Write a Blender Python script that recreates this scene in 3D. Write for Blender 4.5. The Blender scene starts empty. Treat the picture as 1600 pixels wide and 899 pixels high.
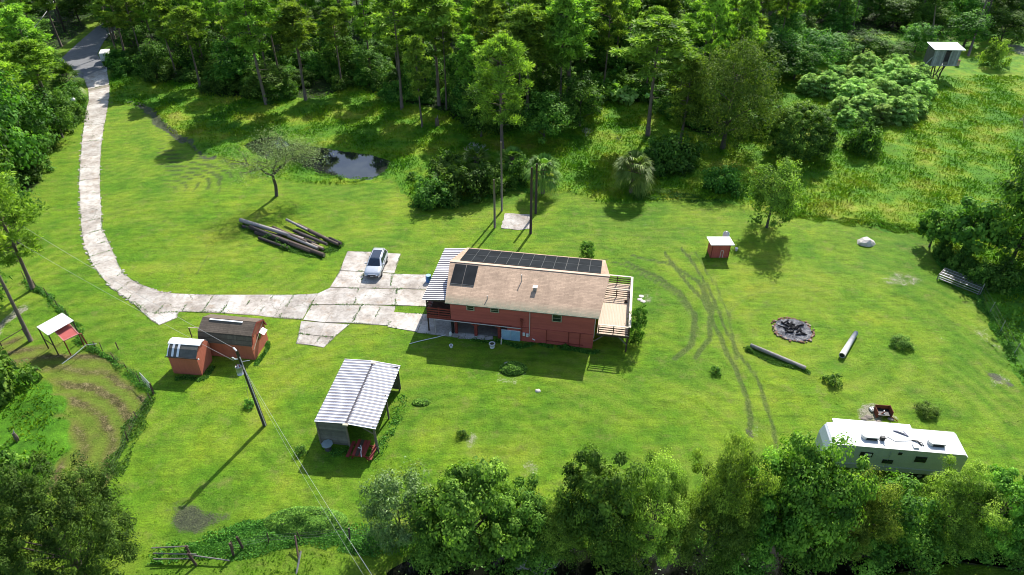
import bpy, math, random
import numpy as np
from math import sin, cos, tan, atan2, radians, pi, sqrt, hypot
from mathutils import Vector, Matrix

random.seed(7)
RNG = np.random.default_rng(7)
S = bpy.context.scene
C = S.collection

# ------------------------------------------------------------------ camera, sky, sun, exposure
CAM_H, CAM_P, CAM_F = 45.0, radians(36), 1100.0
cd = bpy.data.cameras.new('camera'); cam = bpy.data.objects.new('camera', cd); C.objects.link(cam)
cam.location = (0, 0, CAM_H); cam.rotation_euler = (pi/2 - CAM_P, 0, 0)
cd.sensor_width = 36; cd.lens = 36*CAM_F/1600; cd.clip_start = .5; cd.clip_end = 6000
S.camera = cam
SUN_EL, SUN_AZ = radians(43), radians(22)
wd = bpy.data.worlds.new('World'); S.world = wd; wd.use_nodes = True
wn = wd.node_tree; bg = wn.nodes['Background']
sky = wn.nodes.new('ShaderNodeTexSky'); sky.sky_type = 'NISHITA'; sky.sun_disc = False
sky.sun_elevation = SUN_EL; sky.sun_rotation = SUN_AZ
wn.links.new(sky.outputs[0], bg.inputs[0]); bg.inputs[1].default_value = 0.14
ld = bpy.data.lights.new('sun', 'SUN'); ld.energy = 4.6; ld.angle = radians(.55); ld.color = (1, .965, .90)
sun = bpy.data.objects.new('sun', ld); C.objects.link(sun)
sun.rotation_euler = (-(pi/2 - SUN_EL), 0, -SUN_AZ)
S.view_settings.view_transform = 'Standard'; S.view_settings.look = 'None'
S.view_settings.exposure = 0.86; S.view_settings.gamma = 1
S.render.engine = 'CYCLES'
S.cycles.filter_width = 1.0; S.cycles.max_bounces = 6; S.cycles.transparent_max_bounces = 4; S.cycles.caustics_reflective = False

# ------------------------------------------------------------------ surveying: a ground point seen at a photo pixel
def G(px, py, H=0.0):
    a = CAM_P + atan2(py - 449.5, CAM_F); d = CAM_H - H
    Y = d/tan(a); zc = Y*cos(CAM_P) + d*sin(CAM_P)
    return Vector(((px - 800)/CAM_F*zc, Y, H))
def depth(p):
    return p.y*cos(CAM_P) + (CAM_H - p.z)*sin(CAM_P)
def top_height(base, py):
    return CAM_H - base.y*tan(CAM_P + atan2(py - 449.5, CAM_F))

# ------------------------------------------------------------------ value noise for shapes
_LAT = np.random.default_rng(3).random((256, 256))
def vnoise(x, y, s):
    x = np.asarray(x)/s + 1000.3; y = np.asarray(y)/s + 1000.7
    xi = np.floor(x).astype(int); yi = np.floor(y).astype(int); fx = x - xi; fy = y - yi
    fx = fx*fx*(3-2*fx); fy = fy*fy*(3-2*fy)
    g = lambda a, b: _LAT[a % 256, b % 256]
    return (g(xi, yi)*(1-fx)+g(xi+1, yi)*fx)*(1-fy)+(g(xi, yi+1)*(1-fx)+g(xi+1, yi+1)*fx)*fy

# ------------------------------------------------------------------ object helpers
def tag(o, label=None, cat=None, group=None, kind=None):
    if label: o['label'] = label
    if cat: o['category'] = cat
    if group: o['group'] = group
    if kind: o['kind'] = kind
    return o
def empty(name, loc=(0, 0, 0), rz=0.0, parent=None):
    o = bpy.data.objects.new(name, None); C.objects.link(o); o.location = loc; o.rotation_euler = (0, 0, rz)
    o.empty_display_size = .3
    if parent: o.parent = parent
    return o
def link(name, me, mat=None, parent=None, loc=None, rz=0.0):
    o = bpy.data.objects.new(name, me); C.objects.link(o)
    if mat and not me.materials: me.materials.append(mat)
    if parent: o.parent = parent
    if loc is not None: o.location = loc
    if rz: o.rotation_euler = (0, 0, rz)
    return o
def copy_tree(o, parent=None):
    c = o.copy(); C.objects.link(c); c.parent = parent
    for ch in list(o.children): copy_tree(ch, c)
    return c
class MB:
    def __init__(s): s.v = []; s.f = []; s.smooth = False
    def add(s, vs, fs):
        b = len(s.v); s.v += [tuple(p) for p in vs]; s.f += [tuple(b+i for i in f) for f in fs]; return s
    def box(s, c, d, rz=0.0, m=None):
        hx, hy, hz = d[0]/2, d[1]/2, d[2]/2; vs = []
        for z in (-hz, hz):
            for x, y in ((-hx, -hy), (hx, -hy), (hx, hy), (-hx, hy)):
                p = Vector((x, y, z))
                if m is not None: p = m @ p
                elif rz: p = Vector((x*cos(rz)-y*sin(rz), x*sin(rz)+y*cos(rz), z))
                vs.append((c[0]+p.x, c[1]+p.y, c[2]+p.z))
        return s.add(vs, [(0,3,2,1),(4,5,6,7),(0,1,5,4),(1,2,6,5),(2,3,7,6),(3,0,4,7)])
    def bar(s, a, b, w, h):
        a = Vector(a); b = Vector(b); d = b - a; L = d.length; d.normalize()
        up = Vector((0,0,1)) if abs(d.z) < .95 else Vector((0,1,0))
        r = d.cross(up).normalized(); u = r.cross(d).normalized()
        vs = []
        for p in (a, b):
            for i, j in ((-1,-1),(1,-1),(1,1),(-1,1)): vs.append(p + r*(i*w/2) + u*(j*h/2))
        return s.add(vs, [(3,2,1,0),(4,5,6,7),(0,1,5,4),(1,2,6,5),(2,3,7,6),(3,0,4,7)])
    def tube(s, pts, rs, n=7, cap=True):
        rings = []; pts = [Vector(p) for p in pts]
        for i, p in enumerate(pts):
            d = (pts[min(i+1, len(pts)-1)] - pts[max(i-1, 0)]).normalized()
            up = Vector((0,0,1)) if abs(d.z) < .9 else Vector((1,0,0))
            r = d.cross(up).normalized(); u = r.cross(d).normalized()
            rr = rs[i] if hasattr(rs, '__len__') else rs
            rings.append([p + r*(rr*cos(2*pi*k/n)) + u*(rr*sin(2*pi*k/n)) for k in range(n)])
        vs = [q for R in rings for q in R]; fs = []
        for i in range(len(pts)-1):
            for k in range(n):
                fs.append((i*n+k, i*n+(k+1)%n, (i+1)*n+(k+1)%n, (i+1)*n+k))
        if cap: fs += [tuple(range(n)), tuple((len(pts)-1)*n+k for k in reversed(range(n)))]
        return s.add(vs, fs)
    def prism(s, poly, z0, z1):
        n = len(poly)
        ar = sum(poly[i][0]*poly[(i+1)%n][1]-poly[(i+1)%n][0]*poly[i][1] for i in range(n))
        if ar < 0: poly = list(reversed(poly))
        vs = [(p[0], p[1], z0) for p in poly] + [(p[0], p[1], z1) for p in poly]
        return s.add(vs, [tuple(reversed(range(n))), tuple(n+i for i in range(n))] + [(i, (i+1)%n, n+(i+1)%n, n+i) for i in range(n)])
    def extrude(s, prof, x0, x1):                       # profile in (y, z) run along x
        n = len(prof); vs = [(x0, p[0], p[1]) for p in prof] + [(x1, p[0], p[1]) for p in prof]
        return s.add(vs, [tuple(range(n)), tuple(n+i for i in reversed(range(n)))] + [(i, n+i, n+(i+1)%n, (i+1)%n) for i in range(n)])
    def mesh(s, name, mat=None):
        me = bpy.data.meshes.new(name); me.from_pydata(s.v, [], s.f)
        if s.smooth:
            for p in me.polygons: p.use_smooth = True
        me.update()
        if mat: me.materials.append(mat)
        return me
    def build(s, name, mat, parent=None, loc=None, rz=0.0):
        return link(name, s.mesh(name, mat), None, parent, loc, rz)
def np_mesh(name, V, F, mat, attrs=None, smooth=False):
    me = bpy.data.meshes.new(name); n, m = len(V), len(F); k = F.shape[1]
    me.vertices.add(n); me.vertices.foreach_set('co', np.ascontiguousarray(V, dtype=np.float32).ravel())
    me.loops.add(m*k); me.loops.foreach_set('vertex_index', np.ascontiguousarray(F, dtype=np.int32).ravel())
    me.polygons.add(m); me.polygons.foreach_set('loop_start', np.arange(0, m*k, k, dtype=np.int32))
    me.polygons.foreach_set('loop_total', np.full(m, k, dtype=np.int32))
    if smooth: me.polygons.foreach_set('use_smooth', np.ones(m, dtype=bool))
    for an, (typ, dom, data) in (attrs or {}).items():
        a = me.attributes.new(an, typ, dom)
        a.data.foreach_set('color' if 'COLOR' in typ else 'value', np.ascontiguousarray(data, dtype=np.float32).ravel())
    me.update(calc_edges=True); me.validate()
    if mat: me.materials.append(mat)
    return me

# ------------------------------------------------------------------ material helpers
class NT:
    def __init__(s, name):
        s.m = bpy.data.materials.new(name); s.m.use_nodes = True; s.t = s.m.node_tree
        s.b = s.t.nodes['Principled BSDF']; s.out = s.t.nodes['Material Output']
        s.geo = None
    def n(s, typ, **k):
        o = s.t.nodes.new('ShaderNode'+typ)
        for a, v in k.items(): setattr(o, a, v)
        return o
    def l(s, a, b): s.t.links.new(a, b)
    def obj(s):
        if not s.geo: s.geo = s.n('TexCoord').outputs['Object']
        return s.geo
    def scaled(s, v, sc, rot=0):
        m = s.n('Mapping'); s.l(v, m.inputs[0]); m.inputs['Scale'].default_value = sc; m.inputs['Rotation'].default_value = (0,0,rot); return m.outputs[0]
    def noise(s, scale, detail=3, rough=.55, v=None, dist=0):
        o = s.n('TexNoise'); s.l(v or s.obj(), o.inputs['Vector']); o.inputs['Scale'].default_value = scale
        o.inputs['Detail'].default_value = detail; o.inputs['Roughness'].default_value = rough; o.inputs['Distortion'].default_value = dist
        return o.outputs['Fac']
    def attr(s, name, fac=False):
        a = s.n('Attribute', attribute_name=name); return a.outputs['Fac' if fac else 'Color']
    def sep(s, c):
        o = s.n('SeparateColor'); s.l(c, o.inputs[0]); return o.outputs
    def ramp(s, f, stops):
        o = s.n('ValToRGB'); s.l(f, o.inputs[0]); e = o.color_ramp.elements
        while len(e) < len(stops): e.new(.5)
        for i, (p, c) in enumerate(stops):
            e[i].position = p; e[i].color = (*c, 1) if hasattr(c, '__len__') else (c, c, c, 1)
        return o.outputs[0]
    def mix(s, f, a, b, mode='MIX'):
        o = s.n('MixRGB', blend_type=mode)
        for i, v in enumerate((f, a, b)):
            if hasattr(v, 'is_linked') or hasattr(v, 'node'): s.l(v, o.inputs[i])
            elif hasattr(v, '__len__'): o.inputs[i].default_value = (*v, 1)
            else: o.inputs[i].default_value = v if i == 0 else (v, v, v, 1)
        return o.outputs[0]
    def math(s, op, a, b=0.0, clamp=False):
        o = s.n('Math', operation=op, use_clamp=clamp)
        for i, v in enumerate((a, b)):
            if hasattr(v, 'node'): s.l(v, o.inputs[i])
            else: o.inputs[i].default_value = v
        return o.outputs[0]
    def bump(s, h, strength=.4, dist=.05):
        o = s.n('Bump'); s.l(h, o.inputs['Height']); o.inputs['Strength'].default_value = strength; o.inputs['Distance'].default_value = dist
        s.l(o.outputs[0], s.b.inputs['Normal'])
    def done(s, col=None, rough=.7, spec=.3, metal=0.0):
        if col is not None:
            if hasattr(col, 'node'): s.l(col, s.b.inputs['Base Color'])
            else: s.b.inputs['Base Color'].default_value = (*col, 1)
        if hasattr(rough, 'node'): s.l(rough, s.b.inputs['Roughness'])
        else: s.b.inputs['Roughness'].default_value = rough
        s.b.inputs['Specular IOR Level'].default_value = spec; s.b.inputs['Metallic'].default_value = metal
        return s.m
LEAF_GAIN = 1.55
def sc3(c, k): return tuple(min(1, x*k) for x in c)
def plain(name, col, rough=.7, var=.25, scale=4.0, bump=.15, spec=.3, metal=0.0, stretch=(1,1,1)):
    t = NT(name); v = t.scaled(t.obj(), stretch) if stretch != (1,1,1) else t.obj()
    f = t.noise(scale, 5, .65, v); f2 = t.noise(scale*6, 3, .6, v)
    c = t.ramp(f, [(.25, sc3(col, 1-var)), (.75, sc3(col, 1+var*.6))])
    c = t.mix(.25, c, t.ramp(f2, [(.3, .55), (.7, 1.0)]), 'MULTIPLY')
    ri = t.n('ObjectInfo').outputs['Random']; lo, hi = (.62, 1.15) if ('wood' in name or 'plank' in name or 'log' in name) else (.90, 1.05)
    c = t.mix(1, c, t.ramp(ri, [(0, lo), (1, hi)]), 'MULTIPLY')
    if bump: t.bump(f2, bump, .03)
    return t.done(c, rough, spec, metal)
def leafmat(name, dark, mid, light, trans=.38, rough=.62, tint='tint', spec=.12):
    t = NT(name); a = t.attr(tint, True)
    oi = t.n('ObjectInfo')
    k_ = LEAF_GAIN; dark, mid, light = [(q[0]*.97, q[1]*1.0, max(q[2], .13*q[1])) for q in (dark, mid, light)]; c = t.ramp(a, [(0, sc3(dark, k_*.8)), (.5, sc3(mid, k_)), (1, sc3(light, k_*1.1))])
    hs = t.n('HueSaturation'); t.l(c, hs.inputs['Color'])
    t.l(t.math('ADD', t.math('MULTIPLY', oi.outputs['Random'], .028), .482), hs.inputs['Hue'])
    t.l(t.math('ADD', t.math('MULTIPLY', oi.outputs['Random'], .5), .75), hs.inputs['Value'])
    col = hs.outputs[0]
    t.done(col, rough, min(spec, .22))
    tr = t.n('BsdfTranslucent'); t.l(t.mix(1, col, (1.12, 1.28, .45), 'MULTIPLY'), tr.inputs[0])
    mx = t.n('MixShader'); mx.inputs[0].default_value = trans
    t.l(t.b.outputs[0], mx.inputs[1]); t.l(tr.outputs[0], mx.inputs[2]); t.l(mx.outputs[0], t.out.inputs[0])
    return t.m

# ================================================================== THE GROUND
def gp(pts): return np.array([tuple(G(*p))[:2] for p in pts])
def inside(x, y, P):
    r = np.zeros(x.shape, bool); n = len(P)
    for i in range(n):
        x1, y1 = P[i]; x2, y2 = P[(i+1) % n]
        if y1 == y2: continue
        c = ((y1 > y) != (y2 > y)) & (x < (x2-x1)*(y-y1)/(y2-y1)+x1)
        r ^= c
    return r
def dline(x, y, P, closed=False):
    d = np.full(x.shape, 1e9); n = len(P)
    for i in range(n if closed else n-1):
        a = P[i]; b = P[(i+1) % n]; ab = b-a; L = max(1e-9, ab@ab)
        t = np.clip(((x-a[0])*ab[0]+(y-a[1])*ab[1])/L, 0, 1)
        d = np.minimum(d, np.hypot(x-a[0]-t*ab[0], y-a[1]-t*ab[1]))
    return d
def amask(x, y, P, w):
    """soft area mask: 1 inside, 0 outside, w metres wide edge"""
    d = dline(x, y, P, True); d = np.where(inside(x, y, P), -d, d)
    return np.clip(.5 - d/w, 0, 1)
def lmask(x, y, P, w): return np.clip(1.25 - dline(x, y, P)/w, 0, 1)
def spot(x, y, px, py, rx, ry):
    c = G(px, py); k = depth(c)/CAM_F; a = CAM_P + atan2(py-449.5, CAM_F)
    return np.clip(1.5 - np.sqrt(((x-c.x)/(rx*k))**2 + ((y-c.y)/(ry*k/sin(a)))**2)*.85, 0, 1)

MEADOW = gp([(171,118),(176,162),(235,168),(262,203),(300,234),(345,248),(400,274),(470,286),(560,290),(612,280),(650,322),(700,322),(760,306),(785,296),(840,301),(900,304),(940,318),(1000,318),(1060,315),(1130,316),(1200,335),(1290,345),(1380,358),(1450,372),(1475,400),(1500,430),(1530,440),(1600,445),(2100,470),(2600,-60),(171,-60)])
FOREST = gp([(165,45),(171,105),(215,128),(300,128),(330,148),(420,158),(470,148),(520,150),(560,130),(620,160),(700,178),(740,200),(790,205),(830,180),(890,195),(925,150),(1010,160),(1075,205),(1120,215),(1185,150),(1225,105),(1290,62),(1380,52),(1450,56),(1540,46),(1620,42),(2600,-30),(2600,-75),(150,-75)])
FLEFT = gp([(-300,-75),(175,-75),(150,32),(110,62),(62,100),(20,138),(-60,190),(-300,330)])
FMID = gp([(-200,420),(-20,330),(52,290),(72,250),(92,220),(116,190),(120,160),(98,135),(60,125),(20,160),(-200,300)])
POND = gp([(452,226),(500,231),(540,238),(580,243),(607,252),(602,268),(575,281),(540,277),(505,270),(478,262),(450,252),(420,247),(396,238),(384,226),(405,216),(432,214)])
POND2 = gp([(440,122),(462,118),(468,130),(452,139),(436,136)])
CANAL = gp([(610,892),(650,870),(700,850),(850,855),(1000,862),(1120,868),(1240,850),(1330,862),(1420,846),(1500,836),(1620,842),(2200,850),(2200,905),(1620,884),(1500,868),(1400,885),(1320,900),(1200,920),(1000,905),(800,902),(650,900)])
HAY = gp([(-60,560),(20,530),(70,545),(110,548),(150,545),(190,575),(243,618),(205,680),(170,745),(120,800),(60,760),(20,640),(-60,600)])
LUSHL = gp([(-80,590),(30,580),(75,615),(110,650),(118,700),(80,740),(60,790),(-80,790)])
LUSHR = gp([(1532,452),(1600,447),(2100,440),(2100,800),(1700,720),(1600,610),(1560,530)])
SOUTH = gp([(-300,870),(240,858),(300,850),(380,848),(470,838),(560,862),(1300,880),(1500,840),(1620,845),(2200,850),(2200,1200),(-300,1200)])
WETDITCH = gp([(178,160),(222,166),(240,178),(250,196),(268,208),(298,232),(320,243),(350,250),(385,264),(400,268)])
TRACKS = [(gp([(1085,395),(1120,450),(1140,500),(1150,560)]), .3, .6),(gp([(940,402),(1000,425),(1050,452),(1075,480)]), .3, .7),
          (gp([(215,372),(250,392),(290,400),(340,396)]), .22, .35),(gp([(240,410),(290,425),(350,428),(400,420)]), .25, .35),(gp([(520,320),(580,345),(640,352),(700,348)]), .3, .3),(gp([(860,350),(920,366),(990,368),(1060,356),(1120,352)]), .3, .4),(gp([(870,336),(930,345),(1000,345)]), .3, .35),
          (gp([(1180,460),(1230,445),(1290,452),(1335,480)]), .35, .4),(gp([(1190,600),(1250,615),(1320,605),(1370,575)]), .35, .35),(gp([(1240,400),(1310,410),(1390,432)]), .3, .35),(gp([(1010,600),(1060,590),(1110,560)]), .25, .35),(gp([(690,620),(760,640),(840,640),(900,622)]), .25, .3),(gp([(500,560),(560,545),(620,560)]), .25, .3),
          (gp([(1040,395),(1062,430),(1100,470),(1125,525),(1150,580),(1168,620),(1174,655),(1170,682)]), .30, .95),
          (gp([(1065,388),(1092,425),(1118,475),(1136,520),(1160,560),(1188,600),(1204,650),(1215,700)]), .26, .9),
          (gp([(978,408),(1020,428),(1062,455),(1088,492),(1080,540),(1055,560)]), .40, .9),
          (gp([(988,398),(1045,412),(1090,440),(1112,480),(1108,530),(1085,560)]), .36, .9),
          (gp([(1000,430),(1040,450),(1075,485),(1095,520)]), .3, .5),
          (gp([(165,320),(210,331),(260,346),(300,362),(322,380),(324,402),(306,430)]), .2, .55),
          (gp([(165,332),(205,342),(250,357),(290,368)]), .2, .5),
          (gp([(350,405),(345,430),(325,440)]), .2, .4),
          (gp([(880,700),(940,705),(1000,712),(1060,715)]), .25, .3),
          (gp([(1170,500),(1200,470),(1250,460),(1300,480),(1330,520),(1320,570),(1270,590),(1220,585)]), .5, .3),
          (gp([(1340,440),(1400,450),(1450,470),(1500,520),(1540,580),(1570,640)]), .3, .35),
          (gp([(800,610),(860,620),(940,612),(1010,590),(1050,560)]), .3, .3),
          (gp([(620,600),(700,640),(760,690),(800,740)]), .3, .3)]
PALE = [(836,722,13,15,.6),(824,735,8,6,.45),(664,738,9,9,.55),(688,695,12,9,.4),(735,690,9,12,.6),(1562,598,15,13,.7),(1412,436,34,9,.6),(1360,650,13,14,1),
        (1390,652,14,8,.6),(1010,468,8,10,.6),(225,815,8,8,.3),(10,505,10,28,.9),(1590,80,16,10,.8),(1478,55,16,8,.6),(1180,672,10,12,.5),(265,300,20,10,.25),(640,610,16,8,.25),(1480,540,12,30,.35),
        (1340,690,80,14,.35),(1200,505,36,16,.25),(1000,350,40,10,.35),(960,350,20,6,.35),(1050,370,22,14,.35),(285,222,16,5,.3),(800,590,30,12,.5),(1545,525,14,30,.5),(1520,480,16,10,.4),(200,470,20,8,.2)]
MUD = [(308,806,36,16,.95),(345,805,22,7,.6),(280,790,22,10,.5),(230,742,10,6,.5),(1555,592,8,10,.8),(1575,605,8,6,.7),(665,738,6,6,.4),(130,560,60,8,.3),(1172,678,8,12,.7),(235,180,14,10,.5),(440,150,60,20,.3)]

def zones(x, y):
    w = (vnoise(x, y, 2.2)-.5)*2.4 + (vnoise(x, y, .8)-.5)*.9
    w2 = (vnoise(x+50, y, 9)-.5)*5
    xx, yy = x + w*.5, y + w*.6
    mead = amask(xx, yy, MEADOW, .7)
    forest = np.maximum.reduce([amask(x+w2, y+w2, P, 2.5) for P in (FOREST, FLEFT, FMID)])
    z = {}
    dirt = np.zeros_like(x); mud = np.zeros_like(x)
    for a in PALE: dirt = np.maximum(dirt, spot(xx, yy, *a[:4])*a[4])
    for a in MUD: mud = np.maximum(mud, spot(x+w*.45, y+w*.6, *a[:4])*a[4])
    mud = np.maximum(mud, lmask(xx, yy, WETDITCH, .5)*.9)
    mud = np.maximum(mud, np.clip(1-dline(xx, yy, CANAL, True)/.9, 0, 1)*.8)
    mud = np.maximum(mud, amask(xx, yy, CANAL, .5))
    mud = np.maximum(mud, np.clip(1-dline(x, y, POND, True)/.5, 0, 1)*.7)
    mud = np.maximum(mud, amask(x, y, POND, .5))
    tr = np.zeros_like(x)
    for P, wd_, k in TRACKS: tr = np.maximum(tr, lmask(x+w*.12, y+w*.12, P, wd_)*k)
    # loose mower arcs on the soft ground
    cx, cy = G(250, 300)[:2]; r = np.hypot(x-cx, y-cy)
    arc = np.clip(np.sin(r*4.4+w*1.4)*1.5, 0, 1)*(amask(x, y, gp([(262,205),(345,248),(410,272),(340,300),(268,296),(235,250)]), 5))*np.clip(vnoise(x, y, 1.6)*1.8, 0, 1)
    tr = np.maximum(tr, arc)
    cx, cy = G(1010, 470)[:2]; r = np.hypot((x-cx)*.6, y-cy)
    tr = np.maximum(tr, np.clip(np.sin(r*5+w*1.5)-.2, 0, 1)*amask(x, y, gp([(900,325),(1000,330),(1120,326),(1130,370),(1040,385),(930,360)]), 6)*np.clip(vnoise(x, y, 2)*1.5-.2, 0, 1)*.75)
    cx, cy = G(1240, 515)[:2]; r = np.hypot(x-cx, y-cy); tr = np.maximum(tr, np.clip(np.sin(r*3.3+w*1.2)-.35, 0, 1)*np.clip(1.4-abs(r-6)/4, 0, 1)*np.clip(vnoise(x, y, 3)*2-.6, 0, 1)*.7)
    hay = amask(xx, yy, HAY, .8)
    cx, cy = G(-40, 760)[:2]; r = np.hypot(x-cx, y-cy)
    rows = np.clip(.5+.8*np.sin(r*3.4+w*.7), 0, 1)*hay*np.clip(vnoise(x, y, 3)*2.2, .75, 1)
    lush = np.maximum(amask(xx, yy, LUSHL, .8), amask(xx, yy, LUSHR, .8))
    south = amask(xx, yy, SOUTH, .6)
    # mown lawn runs in long faint arcs
    cx, cy = G(800, 700)[:2]; r = np.hypot((x-cx)*.55, y-cy)
    stripes = .5+.5*np.sin(r*4.6+(vnoise(x, y, 14)-.5)*30+(vnoise(x, y, 3)-.5)*5)
    cx, cy = G(1240, 515)[:2]; r2 = np.hypot(x-cx, y-cy)
    st2 = .5+.5*np.sin(r2*3.1+w*.6); k2 = np.clip(1-(r2-10)/6, 0, 1)*np.clip((x-10)/10, 0, 1)
    stripes = stripes*(1-k2)+st2*k2
    mud = np.maximum(mud, lmask(x+w*.1, y+w*.1, gp([(218,165),(236,172),(248,188),(256,198),(270,208),(285,222)]), .75)*1.15)
    return mead, dirt, mud, forest, tr, np.maximum(hay*.30, rows)*(1-lush), lush, stripes, south

def axis(a, b, far, near_step, grow):
    out = [a]
    while out[-1] < b: out.append(out[-1] + near_step(out[-1]))
    lo = [a-8*2**i for i in range(9)][::-1]; hi = [out[-1]+8*2**i for i in range(9)]
    return np.array(lo+out+hi)
xs = axis(-125, 150, 0, lambda v: .30 if abs(v) < 52 else .30+(abs(v)-52)*.012, 0)
ys = axis(24, 200, 0, lambda v: .24+max(0, v-30)*.0065, 0)
XX, YY = np.meshgrid(xs, ys); gx, gy = XX.ravel(), YY.ravel()
mead, dirt, mud, forest, trk, hay, lush, stripes, south = zones(gx, gy)
gz = (vnoise(gx, gy, 6)-.5)*.10 + (vnoise(gx, gy, .9)-.5)*.05
gz += mead*(1-forest)*((vnoise(gx, gy, 1.3)-.5)*.34+(vnoise(gx, gy, .6)-.5)*.16+.18)
gz += lush*((vnoise(gx, gy, 1.7)-.5)*.35+.15)
gz += hay*(vnoise(gx, gy, .5)-.4)*.22
gz -= trk*.05
gz -= lmask(gx, gy, WETDITCH, .7)*.12
near_slab = np.zeros_like(gz)
pond = amask(gx, gy, POND, 1.0); pond2 = amask(gx, gy, POND2, 1.0); canal = amask(gx, gy, CANAL, 1.2)
gz = gz*(1-np.maximum(pond, canal)) - pond*.7 - pond2*.5 - canal*1.3
PAVED = gp([(160,40),(40,145),(90,150),(134,160),(118,300),(124,370),(142,420),(180,470),(236,510),(276,500),(275,490),(400,495),(470,505),(458,540),(508,548),(545,515),(650,520),(690,535),(790,540),(800,500),(680,430),(612,424),(630,394),(540,389),(515,445),(485,458),(290,456),(225,445),(190,415),(166,350),(162,290),(165,225),(176,165),(176,120),(150,95),(175,60)])
pav = amask(gx, gy, PAVED, 2.2); gz = gz*(1-pav) - .03*pav
PADS = [((G(806,346)), 3.2), (Vector((1, 56, 0)), 11)]
for c, r in PADS:
    k = np.clip(1.6 - np.hypot(gx-c.x, gy-c.y)/r, 0, 1); gz = gz*(1-k)
nx, ny = len(xs), len(ys)
ii = np.arange(nx*ny).reshape(ny, nx)
F = np.stack([ii[:-1,:-1], ii[:-1,1:], ii[1:,1:], ii[1:,:-1]], -1).reshape(-1, 4)
one = np.ones_like(gx)
ATT = {'za': ('FLOAT_COLOR', 'POINT', np.stack([mead, dirt, mud, forest], 1)),
       'zb': ('FLOAT_COLOR', 'POINT', np.stack([trk, hay, lush, stripes], 1)),
       'zs': ('FLOAT', 'POINT', south)}

def lawn_colour(t):
    o = t.obj(); big = t.noise(.05, 3, .6); med = t.noise(.24, 5, .68); sm = t.noise(1.3, 4, .7); dirn = t.noise(1.0, 4, .7, t.scaled(o, (.35, 1.6, 1)))
    lawn = t.ramp(t.math('ADD', t.math('MULTIPLY', big, .5), t.math('MULTIPLY', med, .5)), [(.36, (.060,.160,.006)), (.46, (.095,.205,.007)), (.55, (.155,.255,.010)), (.66, (.245,.290,.018))])
    lawn = t.mix(.6, lawn, t.ramp(dirn, [(.3, .5), (.5, .95), (.7, 1.3)]), 'MULTIPLY'); lawn = t.mix(.6, lawn, t.ramp(sm, [(.3, .6), (.5, 1.0), (.7, 1.25)]), 'MULTIPLY')
    lawn = t.mix(t.ramp(t.noise(.55, 5, .75), [(.54, 0), (.72, .6)]), lawn, (.20,.19,.055))
    st = t.noise(.8, 5, .75, t.scaled(o, (.22, 2.6, 1), .2)); return t.mix(t.ramp(st, [(.56, 0), (.72, .45)]), lawn, (.045,.095,.012))
def meadow_colour(t):
    med = t.noise(.16, 5, .65); sm = t.noise(1.1, 4, .7)
    md = t.ramp(med, [(.34, (.055,.170,.008)), (.46, (.095,.225,.009)), (.56, (.165,.270,.012)), (.66, (.245,.290,.028)), (.78, (.25,.24,.075))])
    return t.mix(.7, md, t.ramp(sm, [(.3, .5), (.5, .95), (.72, 1.25)]), 'MULTIPLY')
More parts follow.
